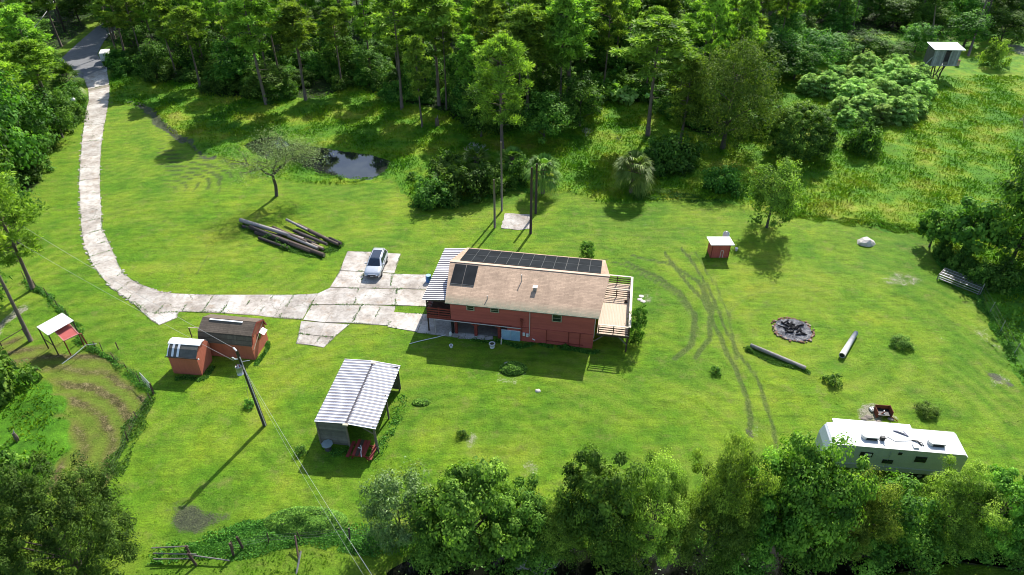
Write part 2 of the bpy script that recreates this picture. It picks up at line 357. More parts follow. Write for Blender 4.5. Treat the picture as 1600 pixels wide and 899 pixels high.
def ground_material():
    t = NT('ground_cover'); o = t.obj()
    a = t.sep(t.attr('za')); b = t.sep(t.attr('zb'))
    aw = t.n('Attribute', attribute_name='za').outputs['Alpha']; bw = t.n('Attribute', attribute_name='zb').outputs['Alpha']
    zs = t.attr('zs', True)
    big = t.noise(.045, 3, .6); med = t.noise(.22, 4, .65); sm = t.noise(1.3, 4, .7); fine = t.noise(7, 3, .75)
    dirn = t.noise(1.0, 4, .7, t.scaled(o, (.35, 1.6, 1)))
    blade = t.noise(26, 2, .8)
    def th(m, lo=.35, hi=.65, k=.7):               # break a soft mask up with noise
        v = t.math('ADD', m, t.math('MULTIPLY', t.math('SUBTRACT', sm, .5), k))
        v = t.math('ADD', v, t.math('MULTIPLY', t.math('SUBTRACT', fine, .5), k*.8))
        mr = t.n('MapRange', interpolation_type='SMOOTHSTEP'); t.l(v, mr.inputs[0]); mr.inputs[1].default_value = lo; mr.inputs[2].default_value = hi
        return mr.outputs[0]
    lawn = lawn_colour(t)
    lawn = t.mix(t.math('MULTIPLY', t.math('MULTIPLY', bw, t.ramp(t.noise(.12, 3), [(.4, 0), (.6, 1)])), .45), lawn, (.19,.235,.030))
    lawn = t.mix(t.ramp(t.noise(.16, 3, .6), [(.38, .15), (.6, .85)]), lawn, t.mix(1, lawn, t.ramp(bw, [(.1, .90), (.5, 1.0), (.9, 1.05)]), 'MULTIPLY'))
    md = meadow_colour(t)
    c = t.mix(th(a[0], .4, .6, .5), lawn, md)
    c = t.mix(t.math('MULTIPLY', zs, .35), c, (.10,.17,.01))
    lu = t.ramp(med, [(.3, (.035,.13,.006)), (.6, (.085,.22,.008))]); lu = t.mix(.8, lu, t.ramp(sm, [(.3, .5), (.7, 1.25)]), 'MULTIPLY')
    c = t.mix(th(b[2], .4, .6, .4), c, lu)
    hy = t.ramp(t.math('ADD', t.math('MULTIPLY', sm, .5), t.math('MULTIPLY', fine, .5)), [(.38, (.035,.028,.012)), (.5, (.095,.075,.030)), (.62, (.24,.19,.10))])
    c = t.mix(t.ramp(b[1], [(.1, 0), (.42, .8)]), c, t.mix(med, (.085,.105,.016), (.165,.165,.032)))
    c = t.mix(t.math('MULTIPLY', th(b[1], .45, .95, .45), .85), c, hy)
    c = t.mix(t.math('MULTIPLY', th(b[0], .22, .72, 1.1), .72), c, t.mix(t.ramp(fine, [(.42, 0), (.6, 1)]), (.030,.062,.010), (.085,.095,.035)))
    pale = t.ramp(t.math('ADD', t.math('MULTIPLY', sm, .5), t.math('MULTIPLY', fine, .5)), [(.35, (.10,.12,.05)), (.5, (.20,.20,.12)), (.66, (.36,.33,.26))])
    c = t.mix(th(a[1], .45, .8, .9), c, pale)
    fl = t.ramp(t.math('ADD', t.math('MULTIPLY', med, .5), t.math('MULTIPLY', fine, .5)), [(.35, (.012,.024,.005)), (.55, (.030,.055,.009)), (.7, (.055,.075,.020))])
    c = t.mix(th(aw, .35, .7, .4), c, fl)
    mu = t.ramp(t.math('ADD', t.math('MULTIPLY', fine, .5), t.math('MULTIPLY', sm, .5)), [(.35, (.022,.021,.016)), (.52, (.050,.050,.030)), (.66, (.085,.10,.035))])
    c = t.mix(t.math('MULTIPLY', th(a[2], .4, .75, 1.0), .9), c, mu)
    c = t.mix(.8, c, t.ramp(fine, [(.25, .5), (.5, .95), (.75, 1.3)]), 'MULTIPLY')
    c = t.mix(.55, c, t.ramp(blade, [(.3, .45), (.7, 1.35)]), 'MULTIPLY')
    h = t.math('ADD', t.math('MULTIPLY', fine, .6), t.math('ADD', t.math('MULTIPLY', blade, .35), t.math('MULTIPLY', sm, 1.2)))
    t.bump(h, .75, .16)
    wet = t.math('SUBTRACT', .85, t.math('MULTIPLY', th(a[2], .45, .75, .4), .45))
    return t.done(c, wet, .15)
M_ground = ground_material()
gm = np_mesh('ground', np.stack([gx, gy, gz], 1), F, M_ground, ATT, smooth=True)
tag(link('ground', gm), 'mown and rough green grassland with bare patches round the house', kind='structure')

def sheet(name, poly, z, mat, label, kind='structure'):
    me = bpy.data.meshes.new(name); me.from_pydata([(p[0], p[1], z) for p in poly], [], [tuple(range(len(poly)))]); me.materials.append(mat)
    return tag(link(name, me), label, kind=kind)
def water_mat(name, col, rip, rgh=.03, spc=.6):
    t = NT(name); t.bump(t.noise(rip, 3, .6), .05, .02)
    s = t.noise(.8, 3, .6); return t.done(t.ramp(s, [(.4, col), (.75, sc3(col, 2.2))]), rgh, spc)
sheet('pond_water', gp([(452,218),(500,224),(545,230),(590,236),(625,248),(615,276),(575,292),(530,288),(500,280),(470,272),(440,262),(400,252),(372,240),(370,220),(400,206),(432,204)]), -.07, water_mat('pond_water', (.012,.014,.012), 2.0), 'dark still pond reflecting sky and pines')
sheet('marsh_water', gp([(430,112),(470,108),(480,132),(460,148),(425,142)]), -.16, bpy.data.materials['pond_water'], 'small glinting pool at the foot of the woods')
sheet('canal_water', gp([(600,895),(640,855),(700,838),(1000,845),(1240,835),(1500,820),(2200,830),(2200,930),(1500,905),(1200,950),(640,930)]), -.35, water_mat('canal_water', (.004,.005,.003), 4.0, .05, .12), 'dark shaded ditch water under the near trees')

# ------------------------------------------------------------------ driveway of concrete slabs
def concrete_mat():
    t = NT('weathered_concrete'); t.geo = t.n('NewGeometry').outputs['Position']; o = t.obj(); oi = t.n('ObjectInfo')
    f = t.noise(.35, 4, .65); f2 = t.noise(2.2, 5, .7); f3 = t.noise(14, 3, .7)
    c = t.ramp(f, [(.34, (.31,.265,.22)), (.5, (.47,.42,.365)), (.64, (.60,.56,.50))])
    c = t.mix(.8, c, t.ramp(f2, [(.3, .55), (.55, 1.0), (.75, 1.08)]), 'MULTIPLY')
    c = t.mix(.35, c, t.ramp(f3, [(.3, .6), (.7, 1.1)]), 'MULTIPLY')
    c = t.mix(t.ramp(t.noise(.9, 4, .7), [(.56, 0), (.72, .7)]), c, (.30,.21,.13))
    vo = t.n('TexVoronoi', feature='DISTANCE_TO_EDGE'); vo.inputs['Scale'].default_value = .42
    ds = t.n('VectorMath', operation='ADD'); ns = t.n('TexNoise'); ns.inputs['Scale'].default_value = 1.6; ns.inputs['Detail'].default_value = 4
    t.l(o, ns.inputs['Vector']); t.l(o, ds.inputs[0]); t.l(ns.outputs['Color'], ds.inputs[1]); t.l(ds.outputs[0], vo.inputs['Vector'])
    cr = t.ramp(vo.outputs[0], [(.0, 1), (.016, 0)]); cr = t.math('MULTIPLY', cr, t.ramp(t.noise(.25, 2), [(.5, 0), (.56, 1)]))
    c = t.mix(t.math('MULTIPLY', cr, .85), c, (.10,.10,.05))
    c = t.mix(1, c, t.ramp(oi.outputs['Random'], [(0, .80), (1, 1.06)]), 'MULTIPLY')
    t.bump(f2, .25, .03); return t.done(c, .8, .25)
M_conc = concrete_mat()
M_soil = plain('packed_soil', (.10,.095,.04), .9, .4, 2.5, .4)
drive = empty('driveway'); tag(drive, 'cracked pale concrete slab driveway curving from the road to the house', kind='structure')
rs = random.Random(4)
def roughen(P, step=.55, amp=.09, rngd=rs):
    out = []
    for i in range(len(P)):
        a = Vector(P[i]); b = Vector(P[(i+1) % len(P)]); L = (b-a).length; n = max(1, int(L/step)); nrm = Vector((-(b-a).y, (b-a).x)).normalized()
        for k in range(n):
            p = a.lerp(b, k/n); out.append(tuple(p + nrm*(rngd.uniform(-amp, amp) if k else rngd.uniform(-amp, amp)*.5)))
    return out
def slab(px, z=.022, gap=.02, amp=.06, label=None):
    P = [Vector(G(*p)[:2]) for p in px]; c = sum(P, Vector((0, 0)))/len(P)
    P = [p + (c-p).normalized()*gap for p in P]
    P = roughen(P, .6, amp)
    zz = z + rs.uniform(-.008, .010); BED.append([tuple(G(*p)[:2]) for p in px])
    m = MB().prism([(p[0]-c.x, p[1]-c.y) for p in P], -.12, 0)
    o = m.build('concrete_slab', M_conc, drive, (c.x, c.y, zz)); o.rotation_euler = (rs.uniform(-.006, .006), rs.uniform(-.006, .006), 0)
    EDGES.extend(((P[i][0], P[i][1]), (P[(i+1) % len(P)][0], P[(i+1) % len(P)][1])) for i in range(len(P)))
    return o
EDGES = []; BED = []
LR = [((128,112),(167,105)),((131,124),(168,118)),((138,140),(171,132)),((139,158),(171,150)),((134,173),(168,168)),((131,197),(163,194)),((128,222),(159,219)),((126,245),(157,243)),((125,263),(156,261)),((124,283),(156,279)),((125,306),(156,300)),((126,329),(158,323)),((127,348),(158,341)),((129,367),(160,359)),((133,386),(169,377)),((140,402),(175,391)),((147,416),(180,404)),((165,440),(192,427)),((183,456),(206,438)),((200,468),(224,446)),((218,481),(250,456)),((243,491),(272,459))]
for (l0, r0), (l1, r1) in zip(LR, LR[1:]): slab([l0, r0, r1, l1])
slab([(205,471),(243,490),(279,487),(276,497),(249,508),(236,500)], .02)
BT = [((243,491),(272,459)),((285,487),(302,460)),((316,488),(334,461)),((345,489),(366,461)),((374,491),(398,461)),((403,493),(428,461)),((436,497),(460,461)),((472,499),(496,459))]
for (l0, u0), (l1, u1) in zip(BT, BT[1:]): slab([l0, u0, u1, l1])
for q in [[(543,393),(581,394),(571,424),(531,423)],[(581,394),(626,397),(616,427),(571,424)],[(531,424),(570,425),(561,450),(516,449)],[(570,425),(614,428),(609,451),(561,450)],[(614,428),(673,430),(668,452),(609,451)],
          [(516,450),(561,451),(553,476),(487,476),(497,459)],[(561,451),(620,452),(618,477),(553,476)],[(620,452),(668,453),(667,479),(618,477)],
          [(487,477),(525,477),(508,504),(474,500)],[(525,477),(566,477),(550,505),(508,504)],[(566,477),(596,478),(580,507),(550,505)],[(596,478),(618,479),(609,509),(580,507)],
          [(471,502),(508,505),(500,525),(467,521)],[(508,505),(546,507),(522,527),(500,525)],[(467,522),(500,526),(490,540),(463,537)],[(500,526),(522,528),(506,543),(490,540)],
          [(613,488),(662,491),(652,519),(606,511)],[(662,491),(716,496),(716,528),(652,520)],[(716,488),(770,494),(770,532),(716,529)],[(668,453),(716,456),(716,486),(667,479)]]:
    slab(q, .02, .018, .035)
# broken lumps of concrete along the left edge of the driveway
m = MB(); rr = random.Random(11)
for (l0, r0), (l1, r1) in zip(LR[4:], LR[5:]):
    for k in range(9):
        t = rr.random(); side = rr.random() < .7
        a = G(*(l0 if side else r0)); b = G(*(l1 if side else r1)); p = a.lerp(b, t); s_ = rr.uniform(.06, .17)
        n = rr.randint(4, 6); a0 = rr.random()*6
        m.prism([(p.x+(-.1 if side else .1)+rr.uniform(-.15, .12)+s_*rr.uniform(.7,1.2)*cos(a0+2*pi*j/n), p.y+s_*rr.uniform(.7,1.2)*sin(a0+2*pi*j/n)) for j in range(n)], -.05, rr.uniform(.02, .06))
tag(m.build('concrete_rubble', M_conc, drive), 'crumbled concrete bits along the driveway edge', kind='stuff')
m = MB()
for q in BED:
    q = [Vector(p) for p in q]; c = sum(q, Vector((0, 0)))/len(q); q = [p+(p-c).normalized()*.05 for p in q]; b_ = len(m.v); k_ = len(BED) and BED.index([tuple(G(0,0)[:2])]) if False else len(m.f); m.add([(p.x, p.y, .001+.0003*(k_ % 9)) for p in q], [tuple(range(len(q)))])
m.build('driveway_bed', plain('sandy_bed', (.24,.21,.15), .95, .4, 2.5, .4), drive)
# pole pad
pad = MB().prism(roughen([tuple(G(*p)[:2]) for p in ((789,334),(828,336),(829,358),(808,360),(783,357))], .5, .08), -.1, .05).build('concrete_pad', M_conc)
tag(pad, 'small pale concrete pad lying between the four bare poles', kind='structure')
# public road
M_road = plain('old_asphalt', (.20,.20,.205), .85, .25, 1.2, .3)
road = gp([(190,20),(152,42),(128,62),(108,80),(88,100),(60,122),(34,146),(-40,205),(-10,230),(60,160),(84,150),(100,150),(118,128),(150,112),(166,108),(158,96),(152,84),(163,64),(176,50),(215,26)])
sheet('road', road, .03, M_road, 'grey country road passing at the top left of the picture')

# ================================================================== VEGETATION
def unit(v): return v/np.maximum(1e-9, np.linalg.norm(v, axis=1, keepdims=True))
def leaf_quads(P, N, L, W, rng, T=None, droop=0.0):
    """one bent leaf (a diamond of four points) per position"""
    n = len(P); N = unit(N)
    if T is None:
        R = rng.normal(size=(n, 3)); T = R - (R*N).sum(1, keepdims=True)*N
    T = unit(T); B = np.cross(N, T)
    L = np.broadcast_to(np.asarray(L, float).reshape(-1, 1), (n, 1)); W = np.broadcast_to(np.asarray(W, float).reshape(-1, 1), (n, 1))
    mid = P + N*L*.10
    V = np.stack([P - T*L*.5, mid + B*W*.5 - T*L*.05, P + T*L*.5 - np.array([0, 0, 1])*L*droop, mid - B*W*.5 - T*L*.05], 1)
    return V.reshape(-1, 3)
def quads_mesh(name, V, tint, mat):
    n = len(V)//4
    return np_mesh(name, V, np.arange(n*4).reshape(n, 4), mat, {'tint': ('FLOAT', 'FACE', tint)})
def rdir(rng, n, lo=-1.0):
    d = rng.normal(size=(n*4, 3)); d = unit(d); d = d[d[:, 2] > lo][:n]; return d

def crown_leaf(name, seed, R, zlo, zhi, nc, nl, cr, ls, mat, asp=.5, lobes=.35, low=-.7, shell=.55, spiky=0.0, flat=.75, up=.55, top=1.0):
    """crown of many leaf puffs spread through an uneven ellipsoid"""
    rng = np.random.default_rng(seed)
    d = rdir(rng, nc, low); nc = len(d)
    ph = rng.random(6)*6.3
    th = np.arctan2(d[:, 1], d[:, 0])
    lob = 1 + lobes*(.5*np.sin(2*th+ph[0]) + .4*np.sin(3*th+ph[1]+d[:, 2]*3) + .45*np.sin(5*th+ph[2]+4*d[:, 2])) + rng.normal(size=nc)*.08
    lob = np.minimum(lob, 1.24)
    rad = (shell + (1-shell)*rng.random(nc)**.6)*lob
    zc = (zlo+zhi)/2; rz = (zhi-zlo)/2
    P = np.stack([d[:, 0]*rad*R, d[:, 1]*rad*R, zc + d[:, 2]*rad*rz], 1)
    if spiky: P[:, 2] += np.maximum(0, d[:, 2])*rng.random(nc)**2*spiky
    P[:, 2] = np.maximum(P[:, 2], cr*.6 + .05)
    k = rng.integers(0, nc, nc*nl)
    crk = cr*(.6+.8*rng.random(nc))[k][:, None]
    q = unit(rng.normal(size=(nc*nl, 3)))*(.3+.6*rng.random((nc*nl, 1))**.45+.22*np.abs(rng.normal(size=(nc*nl, 1))))*(.65+.7*rng.random((nc, 3)))[k]; q[:, 2] *= flat
    pos = P[k] + q*crk
    out = pos - np.array([0, 0, zc]); 
    N = q*1.0 + unit(out)*.3 + np.array([0, 0, up]) + rng.normal(size=q.shape)*.34
    keep = pos[:, 2] > .03
    sz = ls*(.65+.7*rng.random(len(pos)))
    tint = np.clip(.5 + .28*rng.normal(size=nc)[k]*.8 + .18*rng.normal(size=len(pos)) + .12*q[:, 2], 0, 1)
    pos, N, sz, tint = pos[keep], N[keep], sz[keep], tint[keep]
    return quads_mesh(name, leaf_quads(pos, N, sz, sz*asp, rng, droop=.15), tint, mat), P

def trunk_mesh(name, seed, H, r, mat, ends, lean=.03, n=7, forks=10):
    rng = random.Random(seed); m = MB(); m.smooth = True
    pts = []; x = y = 0
    for i in range(6):
        f = i/5; pts.append((x, y, H*f - .15*(i == 0))); x += rng.uniform(-lean, lean)*H*.2; y += rng.uniform(-lean, lean)*H*.2
    rs_ = [r*(1.35 if i == 0 else 1-.85*(i/5)**1.1) for i in range(6)]
    m.tube(pts, rs_, n)
    idx = list(range(len(ends))); rng.shuffle(idx)
    for i in idx[:forks]:
        e = Vector(ends[i]); z = max(.25*H, min(H*.9, e.z - hypot(e.x, e.y)*rng.uniform(.5, .9)))
        f = z/H*5; j = min(4, int(f)); a = Vector(pts[j]).lerp(Vector(pts[j+1]), f-j)
        rr_ = r*(1-.8*z/H)*.55; mid = a.lerp(e, .5) + Vector((rng.uniform(-.2, .2), rng.uniform(-.2, .2), rng.uniform(0, .3)))
        m.tube([a, mid, e], [rr_, rr_*.6, rr_*.2], 5)
    return m.mesh(name, mat)

def pine_crown(name, seed, H, mat, R=2.7, start=.5, limbs=30, tufts=4, nl=46, L=.68, W=.17, dens=1.0):
    rng = np.random.default_rng(seed); P = []; limb = []
    for i in range(limbs):
        f = start + (1-start)*((i+.5)/limbs)**.85; az = i*2.4 + rng.normal()*.4
        prof = sin(pi*min(1, (f-start)/(1-start)*.86+.13))**.7
        ln = R*prof*(.55+.6*rng.random()); zz = H*f; rise = ln*(.12+.35*rng.random())
        e = (cos(az)*ln, sin(az)*ln, zz+rise); limb.append((zz, e))
        for k in range(tufts):
            s_ = .45+.6*rng.random(); P.append((e[0]*s_+rng.normal()*.25, e[1]*s_+rng.normal()*.25, zz+rise*s_+rng.normal()*.15, .45+.35*rng.random()))
    P.append((0, 0, H+.1, .6)); P.append((.2, .1, H-.5, .7)); P = np.array(P)
    k = np.repeat(np.arange(len(P)), int(nl*dens)); n = len(k)
    d = unit(rng.normal(size=(n, 3)) + np.array([0, 0, .55])); r = P[k, 3][:, None]
    q = d*r*(.5+.5*rng.random((n, 1)))*np.array([1.15, 1.15, .62])
    pos = P[k, :3] + q
    T = unit(d + rng.normal(size=d.shape)*.35); N = np.cross(T, rng.normal(size=T.shape)) + np.array([0, 0, .5])
    N = N - (N*T).sum(1, keepdims=True)*T
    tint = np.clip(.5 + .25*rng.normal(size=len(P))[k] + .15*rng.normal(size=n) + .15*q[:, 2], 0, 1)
    V = leaf_quads(pos, N, L*(.7+.6*rng.random(n)), W*(.7+.6*rng.random(n)), rng, T=T)
    return quads_mesh(name, V, tint, mat), limb
def pine_trunk(name, seed, H, r, mat, limb, dead=4):
    rng = random.Random(seed); m = MB(); m.smooth = True
    dx, dy = rng.uniform(-.4, .4), rng.uniform(-.4, .4)
    f = lambda z: (sin(z/H*pi)*dx, sin(z/H*pi)*dy, z)
    m.tube([f(-.2)]+[f(H*k/7) for k in range(1, 8)], [r*1.25]+[r*(1-.82*(k/7)) for k in range(1, 8)], 7)
    for z, e in limb:
        a = f(z); m.tube([a, ((a[0]+e[0])*.5, (a[1]+e[1])*.5, (z+e[2])*.5-.1), e], [r*.24, r*.17, r*.06], 4)
    for _ in range(dead):
        z = H*rng.uniform(.25, .5); az = rng.uniform(0, 6.3); l = rng.uniform(.5, 1.6)
        m.tube([f(z), (cos(az)*l, sin(az)*l, z+rng.uniform(-.2, .5))], [r*.16, r*.05], 4)
    return m.mesh(name, mat)

M_bark = plain('grey_bark', (.105,.085,.065), .9, .4, 6, .5)
M_pbark = plain('pine_bark', (.17,.13,.10), .9, .45, 5, .6, stretch=(1, 1, .4))
M_dead = plain('dead_wood', (.36,.33,.29), .9, .25, 5, .3)
L_oak = leafmat('oak_leaves', (.018,.050,.006), (.045,.110,.010), (.10,.19,.016))
L_lime = leafmat('bright_leaves', (.020,.062,.006), (.055,.135,.010), (.13,.23,.018))
L_near2 = leafmat('near_olive_leaves', (.035,.070,.008), (.095,.150,.014), (.21,.28,.03), .36)
L_near = leafmat('near_leaves', (.028,.075,.008), (.078,.165,.012), (.19,.31,.022), .36)
L_neard = leafmat('near_dark_leaves', (.018,.055,.006), (.055,.125,.010), (.13,.23,.018), .32)
L_ygt = leafmat('lone_tree_leaves', (.035,.070,.008), (.085,.14,.012), (.19,.26,.02), .35)
L_dome = leafmat('dome_leaves', (.022,.048,.005), (.055,.110,.008), (.16,.23,.015), .35)
L_dark = leafmat('dark_leaves', (.014,.036,.005), (.036,.080,.008), (.085,.155,.014), .3)
L_pine = leafmat('pine_needles', (.052,.105,.012), (.145,.240,.022), (.25,.35,.045), .38)
L_pale = leafmat('pale_umbrella_leaves', (.05,.12,.015), (.16,.28,.050), (.31,.43,.13), .3, .65, spec=.06)
L_olive = leafmat('olive_fine_leaves', (.030,.066,.010), (.070,.130,.018), (.14,.21,.035), .38)
L_yell = leafmat('yellow_green_leaves', (.04,.07,.005), (.11,.16,.010), (.22,.27,.02), .4)
L_palm = leafmat('palm_fronds', (.035,.080,.008), (.085,.155,.012), (.17,.22,.03), .25, .5, spec=.2)
L_sil = leafmat('silvery_leaves', (.030,.070,.016), (.080,.150,.038), (.18,.27,.09), .2, .4, spec=.5)
L_vine = leafmat('vine_leaves', (.032,.078,.007), (.080,.170,.012), (.16,.27,.028), .35)

PROTO = {}
def proto(kind, name, crown_me, trunk_me, H, R, extra=None): PROTO.setdefault(kind, []).append((name, crown_me, trunk_me, H, R, extra))
def mk_broad(kind, seeds, mat, H, R, zlo, nc, nl, cr, ls, name='broadleaf_tree', r=.2, forks=12, **kw):
    for s_ in seeds:
        cm, ends = crown_leaf('crown', s_, R, zlo, H, nc, nl, cr, ls, mat, **kw)
        tm = trunk_mesh('trunk', s_, H*.72, r, M_bark, ends, forks=forks)
        proto(kind, name, cm, tm, H, R)
mk_broad('near', (1, 2), L_near, 10, 4.2, 1.0, 130, 185, .88, .29, r=.24, forks=40, asp=.58, lobes=.3, spiky=.5, flat=.62, shell=.5)
mk_broad('near', (3, 4), L_near2, 10, 4.2, 1.0, 150, 230, .78, .21, r=.24, forks=50, asp=.44, lobes=.4, spiky=.7, flat=.8, shell=.42)
mk_broad('neardark', (5, 6), L_neard, 10, 4.2, 1.0, 130, 185, .85, .28, r=.24, forks=40, asp=.58, lobes=.3, spiky=.5, flat=.62, shell=.5)
mk_broad('nearlow', (9, 10), L_near, 4.2, 2.3, -.6, 50, 170, .75, .22, r=.1, forks=14, asp=.6, lobes=.4, spiky=.5)
mk_broad('cedar', (8,), L_dark, 10, 4.6, .2, 480, 125, .50, .20, r=.25, forks=14, asp=.34, lobes=.15, spiky=.8, up=.9, name='cedar_tree')
mk_broad('oak', (11, 12, 13, 14), L_oak, 9, 3.4, .8, 75, 72, .95, .36, r=.2, forks=10, asp=.6, lobes=.45, spiky=1.0)
mk_broad('lime', (15, 16, 17), L_lime, 9, 3.2, .9, 70, 72, .95, .36, r=.18, forks=10, asp=.6, lobes=.5, spiky=1.2)
mk_broad('vined', (18, 19), L_vine, 12, 1.9, .2, 80, 66, .8, .34, r=.22, forks=6, asp=.7, lobes=.3, name='vine_covered_tree')
mk_broad('olive', (21,), L_olive, 9.5, 4.2, .3, 240, 80, .85, .22, r=.25, forks=16, asp=.45, lobes=.12, shell=.62, name='dense_round_tree')
mk_broad('dome', (23,), L_dome, 5, 2.6, -1.0, 420, 90, .30, .16, r=.12, forks=4, asp=.6, lobes=.02, shell=.84, low=-.35, name='dome_shrub')
mk_broad('sprawl', (27,), L_lime, 5, 2.0, .9, 60, 60, .55, .34, r=.14, forks=12, asp=.75, lobes=.5, flat=.6, name='small_tree')
mk_broad('small', (25, 26), L_ygt, 6, 2.1, .3, 115, 85, .55, .2, r=.12, forks=16, asp=.5, lobes=.35, spiky=.5, name='small_tree')
mk_broad('shrub', (31, 32, 33), L_oak, 2.4, 1.7, -1.5, 58, 66, .5, .24, r=.05, forks=6, asp=.6, lobes=.35, low=-.2, name='shrub')
mk_broad('shrublime', (34, 35), L_lime, 2.2, 1.7, -1.4, 58, 66, .5, .24, r=.05, forks=6, asp=.6, lobes=.4, low=-.2, name='shrub')
mk_broad('shrubyellow', (36,), L_yell, 2.2, 1.5, -1.4, 58, 66, .42, .2, r=.05, forks=6, asp=.5, lobes=.4, low=-.2, name='shrub')
mk_broad('willow', (38,), L_sil, 4.8, 2.6, .3, 130, 95, .6, .19, r=.10, forks=12, asp=.36, lobes=.2, spiky=.5, up=.7, name='willow_shrub')
mk_broad('tuft', (41,), L_olive, .9, .75, -.6, 40, 60, .22, .12, r=.02, forks=3, asp=.35, lobes=.2, low=-.1, up=.9, name='round_shrub')
mk_broad('sprig', (43,), L_lime, .9, .6, -.7, 20, 34, .22, .15, r=.02, forks=4, asp=.5, lobes=.4, low=-.1, name='small_bush')
mk_broad('smallnear', (45,), L_oak, 3.2, 1.2, -.6, 60, 60, .36, .17, r=.05, forks=8, asp=.5, lobes=.35, name='small_tree')
# creeping mound of vines
mk_broad('mound', (47,), L_lime, 1.3, 3.4, -.6, 170, 80, .5, .19, r=.03, forks=2, asp=.8, lobes=.2, low=.0, shell=.35, name='vine_mound')
for s_ in range(5):
    H = 16 + s_*.8
    cm, limb = pine_crown('crown', 60+s_, H, L_pine, R=2.5+.2*s_, start=(.45, .52, .38, .5, .58)[s_], limbs=30)
    proto('pine', 'pine_tree', cm, pine_trunk('trunk', 60+s_, H, .19, M_pbark, limb), H, 2.6)
cm, limb = pine_crown('crown', 71, 12, L_pine, R=2.9, start=.25, limbs=46, tufts=5, nl=52, L=.42, W=.10)
proto('pinelow', 'pine_tree', cm, pine_trunk('trunk', 71, 12, .2, M_pbark, limb), 12, 2.8)
L_airy = leafmat('feathery_leaves', (.07,.11,.03), (.15,.20,.07), (.27,.31,.16), .35)
# airy, nearly bare tree by the pond
def airy(seed, H, R, mat, nleaf=1500):
    rng = random.Random(seed); m = MB(); m.smooth = True; tips = []
    def br(a, d, l, r, lv):
        b = a + d*l; mid = a.lerp(b, .5) + Vector((rng.uniform(-1, 1), rng.uniform(-1, 1), 0))*l*.08
        m.tube([a, mid, b], [r, r*.85, r*.65], 6 if lv < 2 else 4); tips.append((b, lv))
        if lv == 4: return
        for _ in range(rng.choice((2, 3, 3)) if lv else 5):
            nd = (d*.75 + Vector((rng.uniform(-1, 1), rng.uniform(-1, 1), rng.uniform(-.25, .5)))).normalized()
            br(b, nd, l*rng.uniform(.6, .85), r*.6, lv+1)
    br(Vector((0, 0, -.1)), Vector((.05, 0, 1)), H*.36, .17, 0)
    g = np.random.default_rng(seed); T = np.array([tuple(p) for p, lv in tips if lv >= 2])
    k = g.integers(0, len(T), nleaf*4); P = T[k] + g.normal(size=(len(k), 3))*np.array([.5, .5, .45]) - np.array([0, 0, .25])
    V = leaf_quads(P, g.normal(size=P.shape)+np.array([0, 0, .8]), .13*(.6+.8*g.random(len(P))), .05, g)
    return quads_mesh('crown', V, np.clip(.5+.3*g.normal(size=len(P)), 0, 1), mat), m.mesh('trunk', M_bark)
cm, tm = airy(5, 6.2, 3.2, L_airy, 2300); proto('airy', 'feathery_tree', cm, tm, 6.0, 3.4)
def deadtree(seed, H):
    rng = random.Random(seed); m = MB(); m.smooth = True
    def br(a, d, l, r, lv):
        b = a + d*l; m.tube([a, b], [r, r*.6], 4)
        if lv == 3: return
        for _ in range(3): br(b, (d*.6+Vector((rng.uniform(-1, 1), rng.uniform(-1, 1), rng.uniform(-.1, .6)))).normalized(), l*.65, r*.6, lv+1)
    for _ in range(5): br(Vector((rng.uniform(-.2, .2), rng.uniform(-.2, .2), 0)), Vector((rng.uniform(-.6, .6), rng.uniform(-.6, .6), 1)).normalized(), H*.42, .035, 1)
    return m.mesh('branches', M_dead)
DEAD = [deadtree(s_, 2.0) for s_ in (1, 2)]
# fan palm
def palm(seed, nf, th, fl, droop=.25):
    rng = np.random.default_rng(seed); V = []; tint = []; st = MB()
    for i in range(nf):
        az = i*2.4+rng.normal()*.2; el = rng.uniform(-.5, 1.35); d = np.array([cos(az)*cos(el), sin(az)*cos(el), sin(el)])
        base = np.array([0, 0, th]); hub = base + d*fl*.5 + np.array([0, 0, -.1*(1-sin(el))])
        st.tube([tuple(base), tuple(hub)], [.025, .015], 3, False)
        side = np.cross(d, [0, 0, 1.]); side /= max(1e-6, np.linalg.norm(side)); nrm = np.cross(side, d)
        dead = el < -.42; tc = rng.uniform(.75, 1) if dead else rng.uniform(.1, .7)
        for a in np.linspace(-1.25, 1.25, 15):
            t = d*cos(a)+side*sin(a); l = fl*.62*(1-.25*abs(a)/1.25)
            b = np.cross(nrm, t); tip = hub + t*l - np.array([0, 0, 1])*l*droop*(1+rng.random())
            V += [hub, hub+t*l*.5+b*.045+nrm*.02, tip, hub+t*l*.5-b*.045+nrm*.02]; tint.append(np.clip(tc+rng.normal()*.08, 0, 1))
    fm = quads_mesh('fronds', np.array(V), np.array(tint), L_palm)
    tr = MB(); tr.smooth = True; tr.tube([(0, 0, -.1), (.03, 0, th*.5), (0, 0, th+.1)], [.24, .2, .24], 9); tr.v += []; b = len(tr.v); tr.v += st.v; tr.f += [tuple(i+b for i in f) for f in st.f]
    return fm, tr.mesh('trunk', M_pbark)
fm, tm = palm(81, 64, 1.9, 2.0, .35); proto('palm', 'fan_palm', fm, tm, 3.8, 2.0)
fm, tm = palm(83, 40, 1.0, 1.7, .2); proto('palmetto', 'palmetto', fm, tm, 2.4, 1.7)
